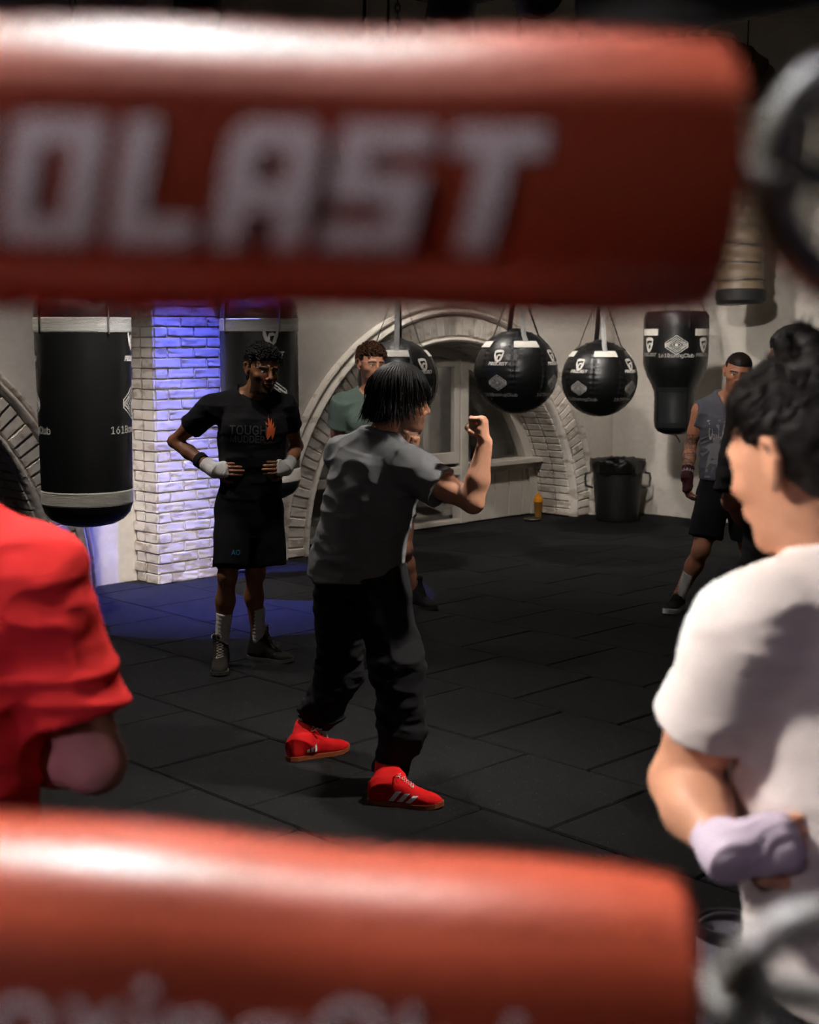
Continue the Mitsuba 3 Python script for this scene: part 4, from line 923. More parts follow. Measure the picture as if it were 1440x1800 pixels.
def shoe(k, heel, toe, ank, upper, sole, lace, high=.17, stripes=None, laces=True, name='shoe', L=None, wide=1.0, tongue=None, sole_h=.018, trim=None, side_sign=None, mark=None):
    """a boxing boot or trainer as a part of the figure, on the floor from heel to toe; its own parts are sole, laces and stripes"""
    X = unit(np.array([toe[0] - heel[0], toe[1] - heel[1], 0])); Yr = np.cross(X, Z); M = np.array([Yr, Z, X]); o = np.array([heel[0], heel[1], 0.0])
    L = L or np.linalg.norm((toe - heel)[:2]); s = L / .29
    pr = Prims()
    pr.loft(o, M, [(t * s, x * s, z * s, rx * s * wide, rz * s) for t, x, z, rx, rz in
                   [(.002, 0, .045, .018, .03), (.018, 0, .05, .030, .045), (.06, 0, .055, .034, .055), (.11, 0, .058, .036, .052), (.15, 0, .048, .041, .044), (.19, 0, .037, .046, .034), (.235, .002, .030, .045, .026), (.268, .002, .026, .033, .021), (.288, .002, .022, .012, .014)]], .015, 2.4)
    ax = np.array([ank[0], ank[1], 0]); top = np.array([ank[0], ank[1], high]) ; base = o + X * .068 * s + Z * .06
    if high > .11:
        u = unit(top - base); pr.loft(base, np.array([unit(np.cross(X, u)) * 1.0, unit(np.cross(u, np.cross(X, u))), u]), [(-.02, 0, 0, .040, .056), (np.linalg.norm(top - base) * .5, 0, 0, .041, .053), (np.linalg.norm(top - base) + .004, 0, 0, .045, .055)], .03, 2.1)
        pr.cone(base + X * .04, top * .3 + (base + X * .055) * .7, .036, .038, .03)
    else:
        pr.cone(base + X * .0 - Z * .01, np.array([ank[0], ank[1], high - .03]), .036, .036, .02)
    bp = Prims(); bp.cone(top - Z * .06, top + Z * .2, .038, .039)
    lo = o + Z * (sole_h * .7)
    key = put(k + '__' + name, mesh_cloth(pr, .004, [(lo, -Z), (np.array([0, 0, high]), Z)], minus=bp, gap=.001), 'cloth', upper, smooth=True)
    w = [(-.004, .0), (.0, .022), (.03, .036), (.08, .036), (.13, .041), (.19, .050), (.235, .049), (.27, .036), (.292, .012), (.295, 0)]
    pts = [(t * s, x * s * wide) for t, x in w] + [(t * s, -x * s * wide * (.97)) for t, x in w[::-1]]
    poly = Polygon(pts).buffer(.012).buffer(-.024, quad_segs=12).buffer(.0135, quad_segs=12).simplify(.0004)
    sl = extrude(poly, sole_h); v = sl.vertices.copy()
    lift = np.clip((v[:, 0] / s - .21) / .08, 0, 1) ** 2 * .010
    v2 = o + np.outer(v[:, 0], X) + np.outer(v[:, 1], Yr) + np.outer(v[:, 2] + lift, Z)
    put(key + '__sole', trimesh.Trimesh(v2, sl.faces, process=False), 'satin', sole, smooth=40)
    if trim is not None:
        put(key + '__collar', tube([top + .0425 * (math.cos(a) * np.cross(X, Z) + 1.13 * math.sin(a) * X) + Z * (.001 + .008 * math.sin(a)) for a in np.linspace(0, 2 * math.pi, 25)[:-1]], .004, 6, closed=True), 'cloth', trim)
    if laces:
        tp = []
        n = 9
        for i in range(n):
            t = i / (n - 1); c = (o + X * (.185 - .085 * t) * s + Z * ((.082 + (high - .10) * t) if high > .11 else (.064 + .056 * t))); side = (-1) ** i
            d = unit(-X * .7 - Z * .7) if high > .11 else -Z
            p = c + Yr * side * .019 * s - d * .04
            for _ in range(40): p = p + d * float(pr.value(p[None])[0]) * .8
            tp.append(p - d * .002)
        put(key + '__lace', tube(np.repeat(tp, 1, 0), .0032, 6), 'cloth', lace)
        put(key + '__lace', tube([p if i in (0, n - 1) else p - 2 * Yr * ((p - o) @ Yr) for i, p in enumerate(tp)], .0032, 6), 'cloth', lace)
        e = tp[-1]
        for q in (-1, 1): put(key + '__lace', tube([e, e + Yr * .012 * q + X * .010 + Z * .008, e + Yr * .024 * q + X * .016 + Z * .002, e + Yr * .026 * q + X * .022 - Z * .012], .0026, 6), 'cloth', upper if tongue is None else lace)
    d = Yr * side_sign if side_sign is not None else None
    if stripes is not None:
        for i in range(3):
            x0 = (.085 + .034 * i) * s; q = Polygon([(x0, .021), (x0 + .021, .021), (x0 + .021 + .034, .066 - .006 * i), (x0 + .034, .066 - .006 * i)])
            put(key + '__stripe', decal(pr, fine(extrude(q, .0005), .012), o - d * .0, X, Z, d), 'satin', stripes, smooth=False)
    if mark is not None:
        for i in range(3):
            x0, hh = (.072 + .016 * i) * s, (.016, .026, .036)[i]
            q = Polygon([(x0, .034), (x0 + .0125, .034), (x0 + .0125 - .004, .034 + hh), (x0 - .004 + .003, .034 + hh * .82)])
            put(key + '__stripe', decal(pr, fine(extrude(q, .0005), .012), o, X, Z, d), 'satin', mark, smooth=False)
    return key
def sock(k, a, top, r0, r1, col, bands=(), rib=True, knee=None):
    a, top = np.asarray(a), np.asarray(top)
    if knee is not None: top = a + Z * .03 + unit(knee - a - Z * .03) * np.linalg.norm(top - a)
    n = 40; ts = np.linspace(0, 1, n)
    rr = r0 + (r1 - r0) * ts + (.0010 * np.sin(np.arange(n) * 1.7) if rib else 0); rr[-1] -= .003
    key = put(k + '__sock', tube([a + (top - a) * t for t in ts], rr, 30), 'cloth', col, smooth=True)
    for t0, t1, c in bands: put(key + '__band', ring_on(a, top, t0, t1, r0 + (r1 - r0) * t0 + .0022, r0 + (r1 - r0) * t1 + .0022), 'cloth', c)
    return key
def wrap_hand(k, J, n, pr_palm, wr, el, col, h=.003, band=None, r=.034, name='hand_wrap'):
    """the hand wrap: palm and wrist, a little thicker than the hand, with wound ridges"""
    pr = Prims(); pr += pr_palm; d = unit(el - wr); pr.ell(wr, (r * .95,) * 3, np.eye(3), .012)
    pr.loft(wr, frame_along(d), [(-.02, 0, 0, r * .92, r * .92), (.03, 0, 0, r * .96, r * .96), (.065, 0, 0, r * 1.06, r * 1.06)], .012, 2)
    wn = lambda P: -.005 - .0016 * np.abs(np.sin(((P - wr) @ d) * 240 + 4 * meshkit.noise(P * 26)))
    return put(k + '__' + name, mesh_cloth(pr, h, wrinkle=wn), 'cloth', col, smooth=True)
def straight_hair_len(base, fringe=.02):
    pass

# ------------------------------------------------------------------ the man in grey throwing a punch
def coach():
    k = thing('person', 'person in a charcoal T-shirt, black trousers and red boxing boots, raising his fist mid-floor', 'person')
    J = dict(pelvis=P_(632, 985, 5.46), neck=P_(672, 772, 5.45), shL=P_(606, 800, 5.60), shR=P_(722, 822, 5.30), elR=P_(832, 884, 5.14), wrR=P_(853, 778, 5.17), elL=P_(690, 905, 5.74), wrL=P_(717, 800, 5.44),
             hipL=P_(602, 992, 5.55), hipR=P_(662, 996, 5.37), knR=P_(706, 1172, 5.24), knL=P_(592, 1178, 5.74), anR=P_(684, 1368, 5.275), anL=P_(543, 1296, 5.83), head=P_(704, 702, 5.43), hdir=(.94, .31, -.16), hup=(.12, .05, 1))
    hR, tR, hL, tL = fl(649, 1409), fl(778, 1420), fl(506, 1337), fl(612, 1318)
    hR[2] = tR[2] = hL[2] = tL[2] = 0; J['toeR'], J['toeL'] = tR, tL
    T_, A_, G_, H_, M, hM = body_parts(J, 1.04, chest=1.05, arm=1.0, head_s=1.06, head_kw=dict(mouth=.010, beard=True))
    HR, HL = Prims(), Prims()
    hand(HR, J['wrR'], (-.10, .05, 1), (-.92, .35, 0), -1, **FIST)
    hand(HL, J['wrL'], (.25, -.25, 1), (-.5, -.8, 0.2), 1, **FIST)
    body = allp(T_, A_, G_, H_, HR, HL)
    skin = C(196, 142, 112)
    hc = J['head']; wR = J['wrR'] + Z * .06; wL = J['wrL'] + Z * .06
    m = mesh_body(body, .008, [hbox(hc, (.15, .15, .16)), hbox(wR, (.095, .095, .115))], .003)
    put(k + '__body', m, 'skin', head_colors(hc, hM, 1.06, skin, beard=C(26, 20, 18), stubble=.8, mouth=.010, cheek=-.070), smooth=True)
    # hair: straight black, long over the ears, a fringe to the front
    def hl(q, P):
        x, y, z = q.T
        line = np.where(y > .03, .062 - .9 * np.clip(y - .03, 0, .05), np.where(y > -.02, -.012 + 1.1 * np.clip(y + .02, 0, .05), -.066 - .35 * np.clip(-.02 - y, 0, .08)))
        base = .020 * np.clip((z - line) / .022, -1, 1)
        strand =   .0016 * np.sin(np.arctan2(x, y + .02) * 46 + 3 * meshkit.noise(q * 22) + z * 18)
        return np.where(z > line - .012, base + strand * np.clip((z - line) / .02, 0.3, 1), -.02)
    hair = hair_mesh(hc, hM, 1.06, hl)
    def region(q, d): return (q[2] > .0 if q[1] < .02 else q[2] > .05)
    def direc(q, r): return np.array([q[0] * 6, q[1] * 5 + .25, -1.0]) + r.normal(size=3) * .13
    tf = tufts(hc, hM, 1.06, 1300, region, lambda q: max(.02, (q[2] - np.interp(q[1], [-.03, .03, .08], [-.055, .016, .042])) * 1.22 + .008), .0030, direc, 3, lift=.008)
    put(k + '__hair', [hair, tf], 'hair', C(12, 10, 10), smooth=True, label='straight black hair')
    # T-shirt
    sh = Prims(); sleeve(sh, J['shR'], J['elR'], -.1, .52, .082, .082, drop=.012); sleeve(sh, J['shL'], J['elL'], -.1, .56, .078, .080)
    Lt = np.linalg.norm(J['neck'] - J['pelvis'])
    sh.loft(J['pelvis'], M, [(-.10, 0, -.012, .192, .160), (-.02, 0, -.012, .194, .160), (.12, 0, -.012, .194, .156), (.26, 0, -.008, .198, .156), (.36, 0, -.008, .192, .142), (.43, 0, -.012, .155, .112)], .03, 2.3)
    fo = folds(.008, (9, 9, 15), 2); f2 = folds(.006, (4, 4, 26), 9)
    hem = P_(632, 1030, 5.40)
    m = mesh_cloth(sh, .006, [(hem, (-.05, -.22, -1)), (J['neck'] + M[2] * .006 + M[1] * .012, M[2] * .9 + M[1] * .5, .085, M[2])], base=T_, base_off=.016, wrinkle=lambda P: fo(P) + f2(P) * np.clip((1.15 - P[:, 2]) / .3, 0, 1))
    t = put(k + '__shirt', m, 'cloth', C(106, 107, 108), smooth=True)
    nk = J['neck'] + M[2] * .0 + M[1] * .012
    ring_pts = [nk + .064 * (math.cos(a) * M[0] + math.sin(a) * (M[1] * .85 - M[2] * .42)) + hM[1] * .01 for a in np.linspace(0, 2 * math.pi, 33)[:-1]]
    put(t + '__collar', tube(ring_pts, .008, 8, closed=True), 'cloth', C(98, 100, 104), smooth=True)
    # trousers
    tr = Prims()
    leg_cloth(tr, [J['hipR'] - Z * .02, J['knR'] + np.array([-.015, 0, .0]), J['knR'] * .45 + J['anR'] * .55 + np.array([.03, 0, 0]), J['anR'] + np.array([.006, 0, .036])], [.118, .104, .088, .068])
    leg_cloth(tr, [J['hipL'] - Z * .02, J['knL'] + np.array([.012, 0, .0]), J['knL'] * .45 + J['anL'] * .55 + np.array([.012, 0, 0]), J['anL'] + np.array([.010, 0, .095])], [.118, .098, .086, .064])
    fo3 = folds(.016, (7, 7, 10), 21); fo4 = folds(.010, (9, 9, 24), 31)
    m = mesh_cloth(tr, .007, [(hem + Z * .10, Z)], base=T_, base_off=.006, cover=G_, wrinkle=lambda P: fo3(P) + fo4(P) * np.clip((.75 - P[:, 2]) / .2, .2, 1))
    put(k + '__trousers', m, 'cloth', C(26, 26, 27), smooth=True, label='baggy black trousers')
    # boots
    white = C(226, 222, 216)
    sock(k, J['anR'] - Z * .03, J['anR'] + Z * .10 + np.array([.006, 0, 0]), .036, .041, C(200, 197, 190))
    sock(k, J['anL'] - Z * .03, J['anL'] + Z * .14 + np.array([-.004, 0, 0]), .036, .043, C(190, 187, 182), bands=((.60, .67, C(20, 20, 22)), (.74, .81, C(20, 20, 22))))
    red = C(186, 22, 24)
    shoe(k, hR, tR, J['anR'], red, C(128, 66, 36), C(236, 214, 206), .128, stripes=white, trim=white, side_sign=-1)
    shoe(k, hL, tL, J['anL'], red, C(128, 66, 36), C(236, 214, 206), .128, mark=white, trim=white, side_sign=-1)
coach()

# ------------------------------------------------------------------ the man in black with hands on hips
def shorts(k, J, M, T_, G_, hemR, hemL, r_top, r_hem, col, waist, h=.007, seed=5, label='black shorts', name='shorts', amp=.012):
    pr = Prims()
    for n, hem in (('R', hemR), ('L', hemL)):
        a = J['hip' + n] + Z * .02; u = unit(hem - a); L = np.linalg.norm(hem - a)
        pr.loft(a, frame_along(u), [(-.06, 0, 0, r_top * .85, r_top * .85), (L * .4, 0, 0, r_top, r_top), (L, 0, 0, r_hem, r_hem)], .035, 2.1)
    fo = folds(amp, (8, 8, 5), seed)
    m = mesh_cloth(pr, h, [(waist, Z)], base=T_, base_off=.012, cover=G_, cover_off=.006, wrinkle=fo)
    return put(k + '__' + name, m, 'cloth', col, smooth=True, label=label)
def tshirt(k, J, M, hM, T_, A_, col, hem, hem_n=(0, 0, -1), sl=.5, r_sl=.08, st=None, off=.014, h=.006, seeds=(2, 9), amp=.007, sleeves=True, neck_off=.004, neck_tilt=.55, collar=None, label=None, extra_cuts=()):
    pr = Prims()
    if sleeves:
        for n in 'RL': sleeve(pr, J['sh' + n], J['el' + n], -.1, sl, r_sl, r_sl)
    pr.loft(J['pelvis'], M, st or [(-.10, 0, -.008, .172, .136), (-.02, 0, -.008, .174, .136), (.12, 0, -.004, .168, .132), (.26, 0, .0, .176, .138), (.36, 0, -.002, .18, .132), (.43, 0, -.01, .152, .108)], .03, 2.3)
    fo, f2 = folds(amp, (9, 9, 15), seeds[0]), folds(amp * .8, (4, 4, 26), seeds[1])
    wr = lambda P: fo(P) + f2(P) * .5
    cuts = [(hem, hem_n), (J['neck'] + M[2] * neck_off + M[1] * .014, M[2] * .9 + M[1] * neck_tilt, .088, M[2])] + list(extra_cuts)
    m = mesh_cloth(pr, h, cuts, base=T_, base_off=off, wrinkle=wr)
    t = put(k + '__shirt', m, 'cloth', col, smooth=True, label=label)
    nk = J['neck'] + M[2] * (neck_off - .004) + M[1] * .014
    ring = [nk + .064 * (math.cos(a) * M[0] * 1.05 + math.sin(a) * (M[1] * .88 - M[2] * .88 * neck_tilt / .9)) for a in np.linspace(0, 2 * math.pi, 33)[:-1]]
    put(t + '__collar', tube(ring, .0075, 8, closed=True), 'cloth', np.asarray(col) * .85 if collar is None else collar, smooth=True)
    cov = allp(pr, [(lambda P, f=f: f(P) - off, a, b, kk, s_) for f, a, b, kk, s_ in T_]); C2 = Prims(); C2 += cov
    return t, C2
def rag_hand(bend=(20, 28, 18)): return dict(bend=bend, spread=.6)

def man_black():
    k = thing('person', 'person in a black printed T-shirt and black shorts with white hand wraps, hands on hips', 'person')
    D = 7.32
    J = dict(pelvis=P_(440, 888, D), neck=P_(446, 690, D), shL=P_(498, 716, D + .06), shR=P_(370, 720, D - .04), elR=P_(306, 776, D + .14), wrR=P_(376, 826, D - .08), elL=P_(522, 784, D + .20), wrL=P_(503, 822, D - .02),
             hipL=P_(464, 898, D + .04), hipR=P_(412, 898, D), knR=P_(400, 1012, D - .10), knL=P_(448, 1006, D + .05), anR=fl(386, 1178) + Z * .085, anL=fl(444, 1156) + Z * .085,
             head=P_(461, 650, D - .06), hdir=(.50, -.84, -.12), hup=(.08, .05, 1))
    hR, tR = fl(390, 1168), fl(383, 1200); hL, tL = fl(438, 1156), fl(513, 1165)
    for q in (hR, tR, hL, tL): q[2] = 0
    tR = hR + unit(tR - hR) * .285; tL = hL + unit(tL - hL) * .285; J['anR'] = hR + unit(tR - hR) * .07 + Z * .09; J['anL'] = hL + unit(tL - hL) * .07 + Z * .09
    J['toeR'], J['toeL'] = tR, tL
    T_, A_, G_, H_, M, hM = body_parts(J, .97, arm=.90, leg=.92, head_s=1.02)
    HR, HL, PR, PL = Prims(), Prims(), Prims(), Prims()
    fR, fL_ = unit(P_(424, 824, D - .19) - J['wrR']), unit(P_(474, 822, D - .18) - J['wrL'])
    pose = dict(bend=(14, 26, 16), spread=.5, thumb=((.6, .6, .1), (.85, .35, .2), (.95, .1, .2)))
    hand(HR, J['wrR'], fR, (.25, 1, -.1), 1, **pose); hand(HL, J['wrL'], fL_, (-.3, 1, -.1), -1, **pose)
    hand(PR, J['wrR'], fR, (.25, 1, -.1), 1, palm_only=True); hand(PL, J['wrL'], fL_, (-.3, 1, -.1), -1, palm_only=True)
    body = allp(T_, A_, G_, H_, HR, HL); skin = C(128, 84, 56); hc = J['head']
    m = mesh_body(body, .008, [hbox(hc, (.13, .14, .15)), hbox(J['wrR'] + fR * .09, (.10, .10, .08)), hbox(J['wrL'] + fL_ * .09, (.10, .10, .08))], .003)
    put(k + '__body', m, 'skin', head_colors(hc, hM, 1.02, skin, beard=C(20, 16, 14), stubble=.93, brow=(.006, .005, .004)), smooth=True)
    def hl(q, P):
        x, y, z = q.T; line = np.where(y > .02, .050 + .25 * np.clip(y - .02, 0, .1), np.where(y > -.03, .012, -.045 - .3 * np.clip(-.03 - y, 0, .08)))
        g = np.clip((z - line) / .04, -1, 1)
        return np.where(z > line - .01, .004 + .016 * np.clip(g, -.3, 1) * np.clip((z - .02) / .05, .15, 1) + .004 * (meshkit.noise(q * 90) - .5), -.02)
    tf = tufts(hc, hM, 1.02, 420, lambda q, d: q[2] > .055 + .06 * max(0, -q[1] * 2) and (q[1] < .075 or q[2] > .07), lambda q: .034, .0042, lambda q, r: r.normal(size=3) + np.array([0, .3, 0]), 11, curl=.0055, seg=7, lift=.022)
    put(k + '__hair', [hair_mesh(hc, hM, 1.02, hl), tf], 'hair', C(22, 20, 19), smooth=True, label='curly black hair')
    black = C(17, 17, 18)
    t, S_ = tshirt(k, J, M, hM, T_, A_, black, P_(440, 876, D), sl=.50, r_sl=.068, st=[(-.10, 0, -.004, .160, .128), (-.02, 0, -.004, .160, .126), (.12, 0, 0, .156, .122), (.26, 0, 0, .172, .130), (.36, 0, -.002, .178, .126), (.43, 0, -.01, .150, .104)])
    ft = P_(437, 772, D)
    X = unit(M[0] * -1); up = M[2]
    f1 = centered(meshkit.text_mesh('TOUGH', .047, .0004, bold=True)); f1.apply_scale([.86, 1, 1]); f2 = centered(meshkit.text_mesh('MUDDER', .036, .0004, bold=True)); f2.apply_scale([.88, 1, 1])
    put(t + '__lettering', decal(S_, fine(f1, .015), P_(436, 756, D - .28), X, up, ray(436, 756), .005), 'cloth', C(58, 60, 60), smooth=False, label='grey lettering')
    put(t + '__lettering', decal(S_, fine(f2, .015), P_(435, 772, D - .28), X, up, ray(435, 772), .005), 'cloth', C(46, 48, 48), smooth=False, label='grey lettering')
    fl_ = Polygon([(-.016, -.06), (-.026, -.03), (-.022, .0), (-.030, .03), (-.014, .015), (-.016, .065), (-.004, .025), (.004, .050), (.006, .012), (.016, .030), (.016, -.005), (.026, .008), (.020, -.035), (.010, -.06), (.004, -.035), (-.004, -.045)])
    put(t + '__flame_print', decal(S_, fine(extrude(affinity.scale(fl_, 1.0, 1.1, origin=(0, 0)), .0004), .012), P_(476, 752, D - .28), X, up, ray(476, 752), .003), 'cloth', C(196, 92, 56), smooth=False, label='orange flame print')
    sh = shorts(k, J, M, T_, G_, P_(406, 997, D - .10), P_(472, 993, D + .02), .100, .095, C(14, 14, 15), P_(440, 862, D), seed=7, amp=.008)
    w = centered(meshkit.text_mesh('AO', .024, .0004, bold=True)); SP = Prims()
    a = J['hipR'] + Z * .02; he = P_(406, 997, D - .10); SP.loft(a, frame_along(unit(he - a)), [(-.06, 0, 0, .1, .1), (.1, 0, 0, .1, .1), (np.linalg.norm(he - a), 0, 0, .095, .095)])
    put(sh + '__lettering', decal(SP, fine(w, .012), P_(401, 983, D - .4), X, Z, np.array([0.05, 1.0, 0]), .011), 'cloth', C(28, 92, 112), smooth=False, label='small teal lettering')
    white = C(206, 204, 200)
    for n, P0, f in (('R', PR, fR), ('L', PL, fL_)):
        w = wrap_hand(k, J, n, P0, J['wr' + n], J['el' + n], white)
    e, w0 = J['elR'], J['wrR']; put(k + '__wristband', ring_on(w0, e, .27, .36, .042, .044), 'cloth', C(26, 24, 24), label='dark wristband')
    sock(k, J['anR'] - Z * .02, J['anR'] + Z * .20, .035, .043, C(205, 203, 198), knee=J['knR']); sock(k, J['anL'] - Z * .02, J['anL'] + Z * .20, .035, .043, C(205, 203, 198), knee=J['knL'])
    for h_, t_, a_, sd in ((hR, tR, J['anR'], -1), (hL, tL, J['anL'], -1)):
        shoe(k, h_, t_, a_, C(38, 35, 32), C(72, 68, 62), C(168, 160, 146), .19, stripes=C(24, 23, 22), side_sign=sd, tongue=1)
man_black()

# ------------------------------------------------------------------ the man in green behind
def man_green():
    k = thing('person', 'person with curly brown hair and a sage green T-shirt, half hidden by another', 'person')
    D = 8.95
    J = dict(pelvis=P_(668, 860, D), neck=P_(654, 688, D), shR=P_(602, 712, D - .05), shL=P_(706, 714, D + .06), elR=P_(590, 792, D + .06), wrR=P_(612, 858, D - .12), elL=P_(728, 800, D + .02), wrL=P_(729, 858, D - .14),
             hipR=P_(645, 872, D), hipL=P_(699, 872, D), knR=P_(640, 970, D), knL=P_(709, 964, D - .06), anR=fl(640, 1072) + Z * .09, anL=fl(706, 1066) + Z * .09, head=P_(653, 640, D - .05), hdir=(.42, -.9, -.06), hup=(.04, 0, 1))
    hR, hL = fl(644, 1066), fl(719, 1062); hR[2] = hL[2] = 0; tR = hR + unit(np.array([-.25, -1, 0])) * .285; tL = hL + unit(np.array([.60, -.75, 0])) * .285
    J['anR'], J['anL'] = hR + unit(tR - hR) * .07 + Z * .09, hL + unit(tL - hL) * .07 + Z * .09; J['toeR'], J['toeL'] = tR, tL
    T_, A_, G_, H_, M, hM = body_parts(J, 1.03, chest=1.05, head_s=1.04, head_kw=dict(mouth=.008))
    HR, HL, PL, PR = Prims(), Prims(), Prims(), Prims(); pose = dict(bend=(20, 30, 20), spread=.5, thumb=((.6, .6, .1), (.85, .35, .2), (.95, .1, .2)))
    fR, fL_ = unit((.35, -.6, -.75)), unit((-.25, -.5, -.8))
    for H0, kw in ((HR, pose), (PR, dict(palm_only=True))): hand(H0, J['wrR'], fR, (.9, .4, .1), 1, **kw)
    for H0, kw in ((HL, pose), (PL, dict(palm_only=True))): hand(H0, J['wrL'], fL_, (-.9, .3, .1), -1, **kw)
    skin = C(176, 124, 98); hc = J['head']
    m = mesh_body(allp(T_, A_, G_, H_, HR, HL), .009, [hbox(hc, (.13, .14, .15)), hbox(J['wrL'] + fL_ * .09, (.09, .09, .10)), hbox(J['wrR'] + fR * .09, (.09, .09, .10))], .0035)
    put(k + '__body', m, 'skin', head_colors(hc, hM, 1.04, skin, beard=C(66, 42, 30), stubble=.62, brow=(.03, .016, .01), mouth=.008), smooth=True)
    def hl(q, P):
        x, y, z = q.T; line = np.where(y > .03, .058, np.where(y > -.02, .022, -.04))
        return np.where(z > line - .01, .003 + .014 * np.clip((z - line) / .04, -.3, 1) + .004 * (meshkit.noise(q * 80) - .5), -.02)
    tf = tufts(hc, hM, 1.04, 330, lambda q, d: q[2] > .06 + .4 * max(0, -q[1] - .04) and (q[1] < .07 or q[2] > .075), lambda q: .034, .0045, lambda q, r: r.normal(size=3) + np.array([0, .4, 0]), 17, curl=.0055, seg=6, lift=.02)
    put(k + '__hair', [hair_mesh(hc, hM, 1.04, hl, .0035), tf], 'hair', C(62, 40, 27), smooth=True, label='curly brown hair')
    tshirt(k, J, M, hM, T_, A_, C(86, 100, 92), P_(660, 872, D), sl=.46, r_sl=.078, h=.007, amp=.006)
    shorts(k, J, M, T_, G_, P_(640, 950, D), P_(708, 912, D - .05), .100, .092, C(150, 146, 142), P_(660, 860, D), label='pale grey shorts', h=.008)
    for n, P0 in (('L', PL), ('R', PR)): wrap_hand(k, J, n, P0, J['wr' + n], J['el' + n], C(196, 192, 186), h=.004)
    for h_, t_, a_ in ((hR, tR, J['anR']), (hL, tL, J['anL'])):
        shoe(k, h_, t_, a_, C(18, 18, 18), C(24, 24, 24), C(30, 30, 30), .20, stripes=None, tongue=1)
man_green()

# ------------------------------------------------------------------ the man in the sleeveless shirt, by the right wall
def man_tank():
    k = thing('person', 'person in a faded sleeveless printed shirt, tattooed arm, near the right wall', 'person')
    D = 8.85
    J = dict(pelvis=P_(1277, 862, D), neck=P_(1284, 696, D), shR=P_(1233, 724, D - .02), shL=P_(1332, 722, D + .04), elR=P_(1214, 782, D + .06), wrR=P_(1208, 838, D - .06), elL=P_(1352, 790, D + .05), wrL=P_(1352, 850, D - .1),
             hipR=P_(1256, 872, D), hipL=P_(1302, 872, D), knR=P_(1233, 966, D - .08), knL=P_(1316, 966, D), anR=fl(1196, 1072) + Z * .09, anL=fl(1324, 1072) + Z * .09, head=P_(1297, 655, D - .10), hdir=(-.16, -.97, -.16), hup=(.16, -.04, 1))
    hR, hL = fl(1199, 1068), fl(1322, 1066); hR[2] = hL[2] = 0; tR = hR + unit(np.array([-.50, -.85, 0])) * .29; tL = hL + unit(np.array([.3, -.95, 0])) * .29
    J['anR'], J['anL'] = hR + unit(tR - hR) * .07 + Z * .09, hL + unit(tL - hL) * .07 + Z * .09; J['toeR'], J['toeL'] = tR, tL
    T_, A_, G_, H_, M, hM = body_parts(J, 1.0, chest=1.06, arm=.95, head_s=1.02)
    HR, HL, PL, PR = Prims(), Prims(), Prims(), Prims(); pose = dict(bend=(24, 34, 22), spread=.5, thumb=((.75, .5, .25), (.9, .2, .3), (.95, .0, .25)))
    fR, fL_ = unit((.02, -.12, -1)), unit((0, -.3, -1))
    for H0, kw in ((HR, pose), (PR, dict(palm_only=True))): hand(H0, J['wrR'], fR, (.9, .35, 0), 1, **kw)
    for H0, kw in ((HL, pose), (PL, dict(palm_only=True))): hand(H0, J['wrL'], fL_, (-.9, .35, 0), -1, **kw)
    skin = C(150, 100, 74); hc = J['head']
    def tattoo(v, q, col):
        a = J['shR']; b = J['wrR']; t = ((v - a) @ (b - a)) / ((b - a) @ (b - a)); on = (t > .36) & (t < .93) & (np.linalg.norm(v - a - np.outer(t, b - a), axis=1) < .10)
        n1 = np.abs(meshkit.noise(v * 34, 4) - .5) < .075; n2 = np.abs(meshkit.noise(v * 58, 9) - .5) < .07; n3 = meshkit.noise(v * 17, 2) > .56
        w = (on * np.clip(.75 * n1 + .5 * n2 + .45 * n3, 0, .82))[:, None]; return col * (1 - w) + np.array([.035, .032, .034]) * w
    m = mesh_body(allp(T_, A_, G_, H_, HR, HL), .008, [hbox(hc, (.13, .14, .15)), hbox(J['wrR'] + fR * .09, (.09, .09, .12)), hbox((J['shR'] + J['wrR']) / 2 + np.array([-.02, 0, -.06]), (.09, .12, .19))], .0035)
    put(k + '__body', m, 'skin', head_colors(hc, hM, 1.02, skin, beard=C(60, 42, 34), stubble=.45, brow=(.012, .009, .008), extra=tattoo), smooth=True)
    def hl(q, P):
        x, y, z = q.T; line = np.where(y > .02, .058, np.where(y > -.03, .02, -.045)); return np.where(z > line - .005, .0015 + .006 * np.clip((z - line) / .03, -.3, 1) + .0015 * (meshkit.noise(q * 300) - .5), -.02)
    put(k + '__hair', hair_mesh(hc, hM, 1.02, hl), 'hair', C(26, 20, 17), smooth=True, label='cropped dark hair')
    t, S_ = tshirt(k, J, M, hM, T_, A_, C(72, 72, 79), P_(1270, 842, D), sleeves=False, extra_cuts=[(J['sh' + n] + q * M[0] * .040, q * M[0] + M[2] * .1, .16, M[0]) for n, q in (('R', 1), ('L', -1))], h=.007, st=[(-.10, 0, 0, .160, .126), (-.02, 0, 0, .176, .140), (.10, 0, 0, .178, .142), (.26, 0, 0, .182, .142), (.36, 0, 0, .184, .134), (.43, 0, -.01, .158, .108)], neck_off=-.014, neck_tilt=.8, collar=C(40, 40, 43))
    X, up, d = -M[0], M[2], -M[1]
    def pr_(mesh, px, py, col, nm, lab=None, sz=.015): put(t + '__' + nm, decal(S_, fine(mesh, sz), P_(px, py, D - .28), X, up, ray(px, py), .003), 'cloth', col, smooth=False, label=lab)
    u = centered(meshkit.text_mesh('URLACHER', .072, .0004, bold=True)); u.apply_scale([.47, 1.5, 1]); pr_(u, 1278, 757, C(150, 146, 142), 'lettering', 'pale block lettering')
    for i in range(5): pr_(extrude(sbox(-.011, -.006, .011, .006), .0004), 1246 + i * 19, 740, C(140, 136, 132), 'print_mark')
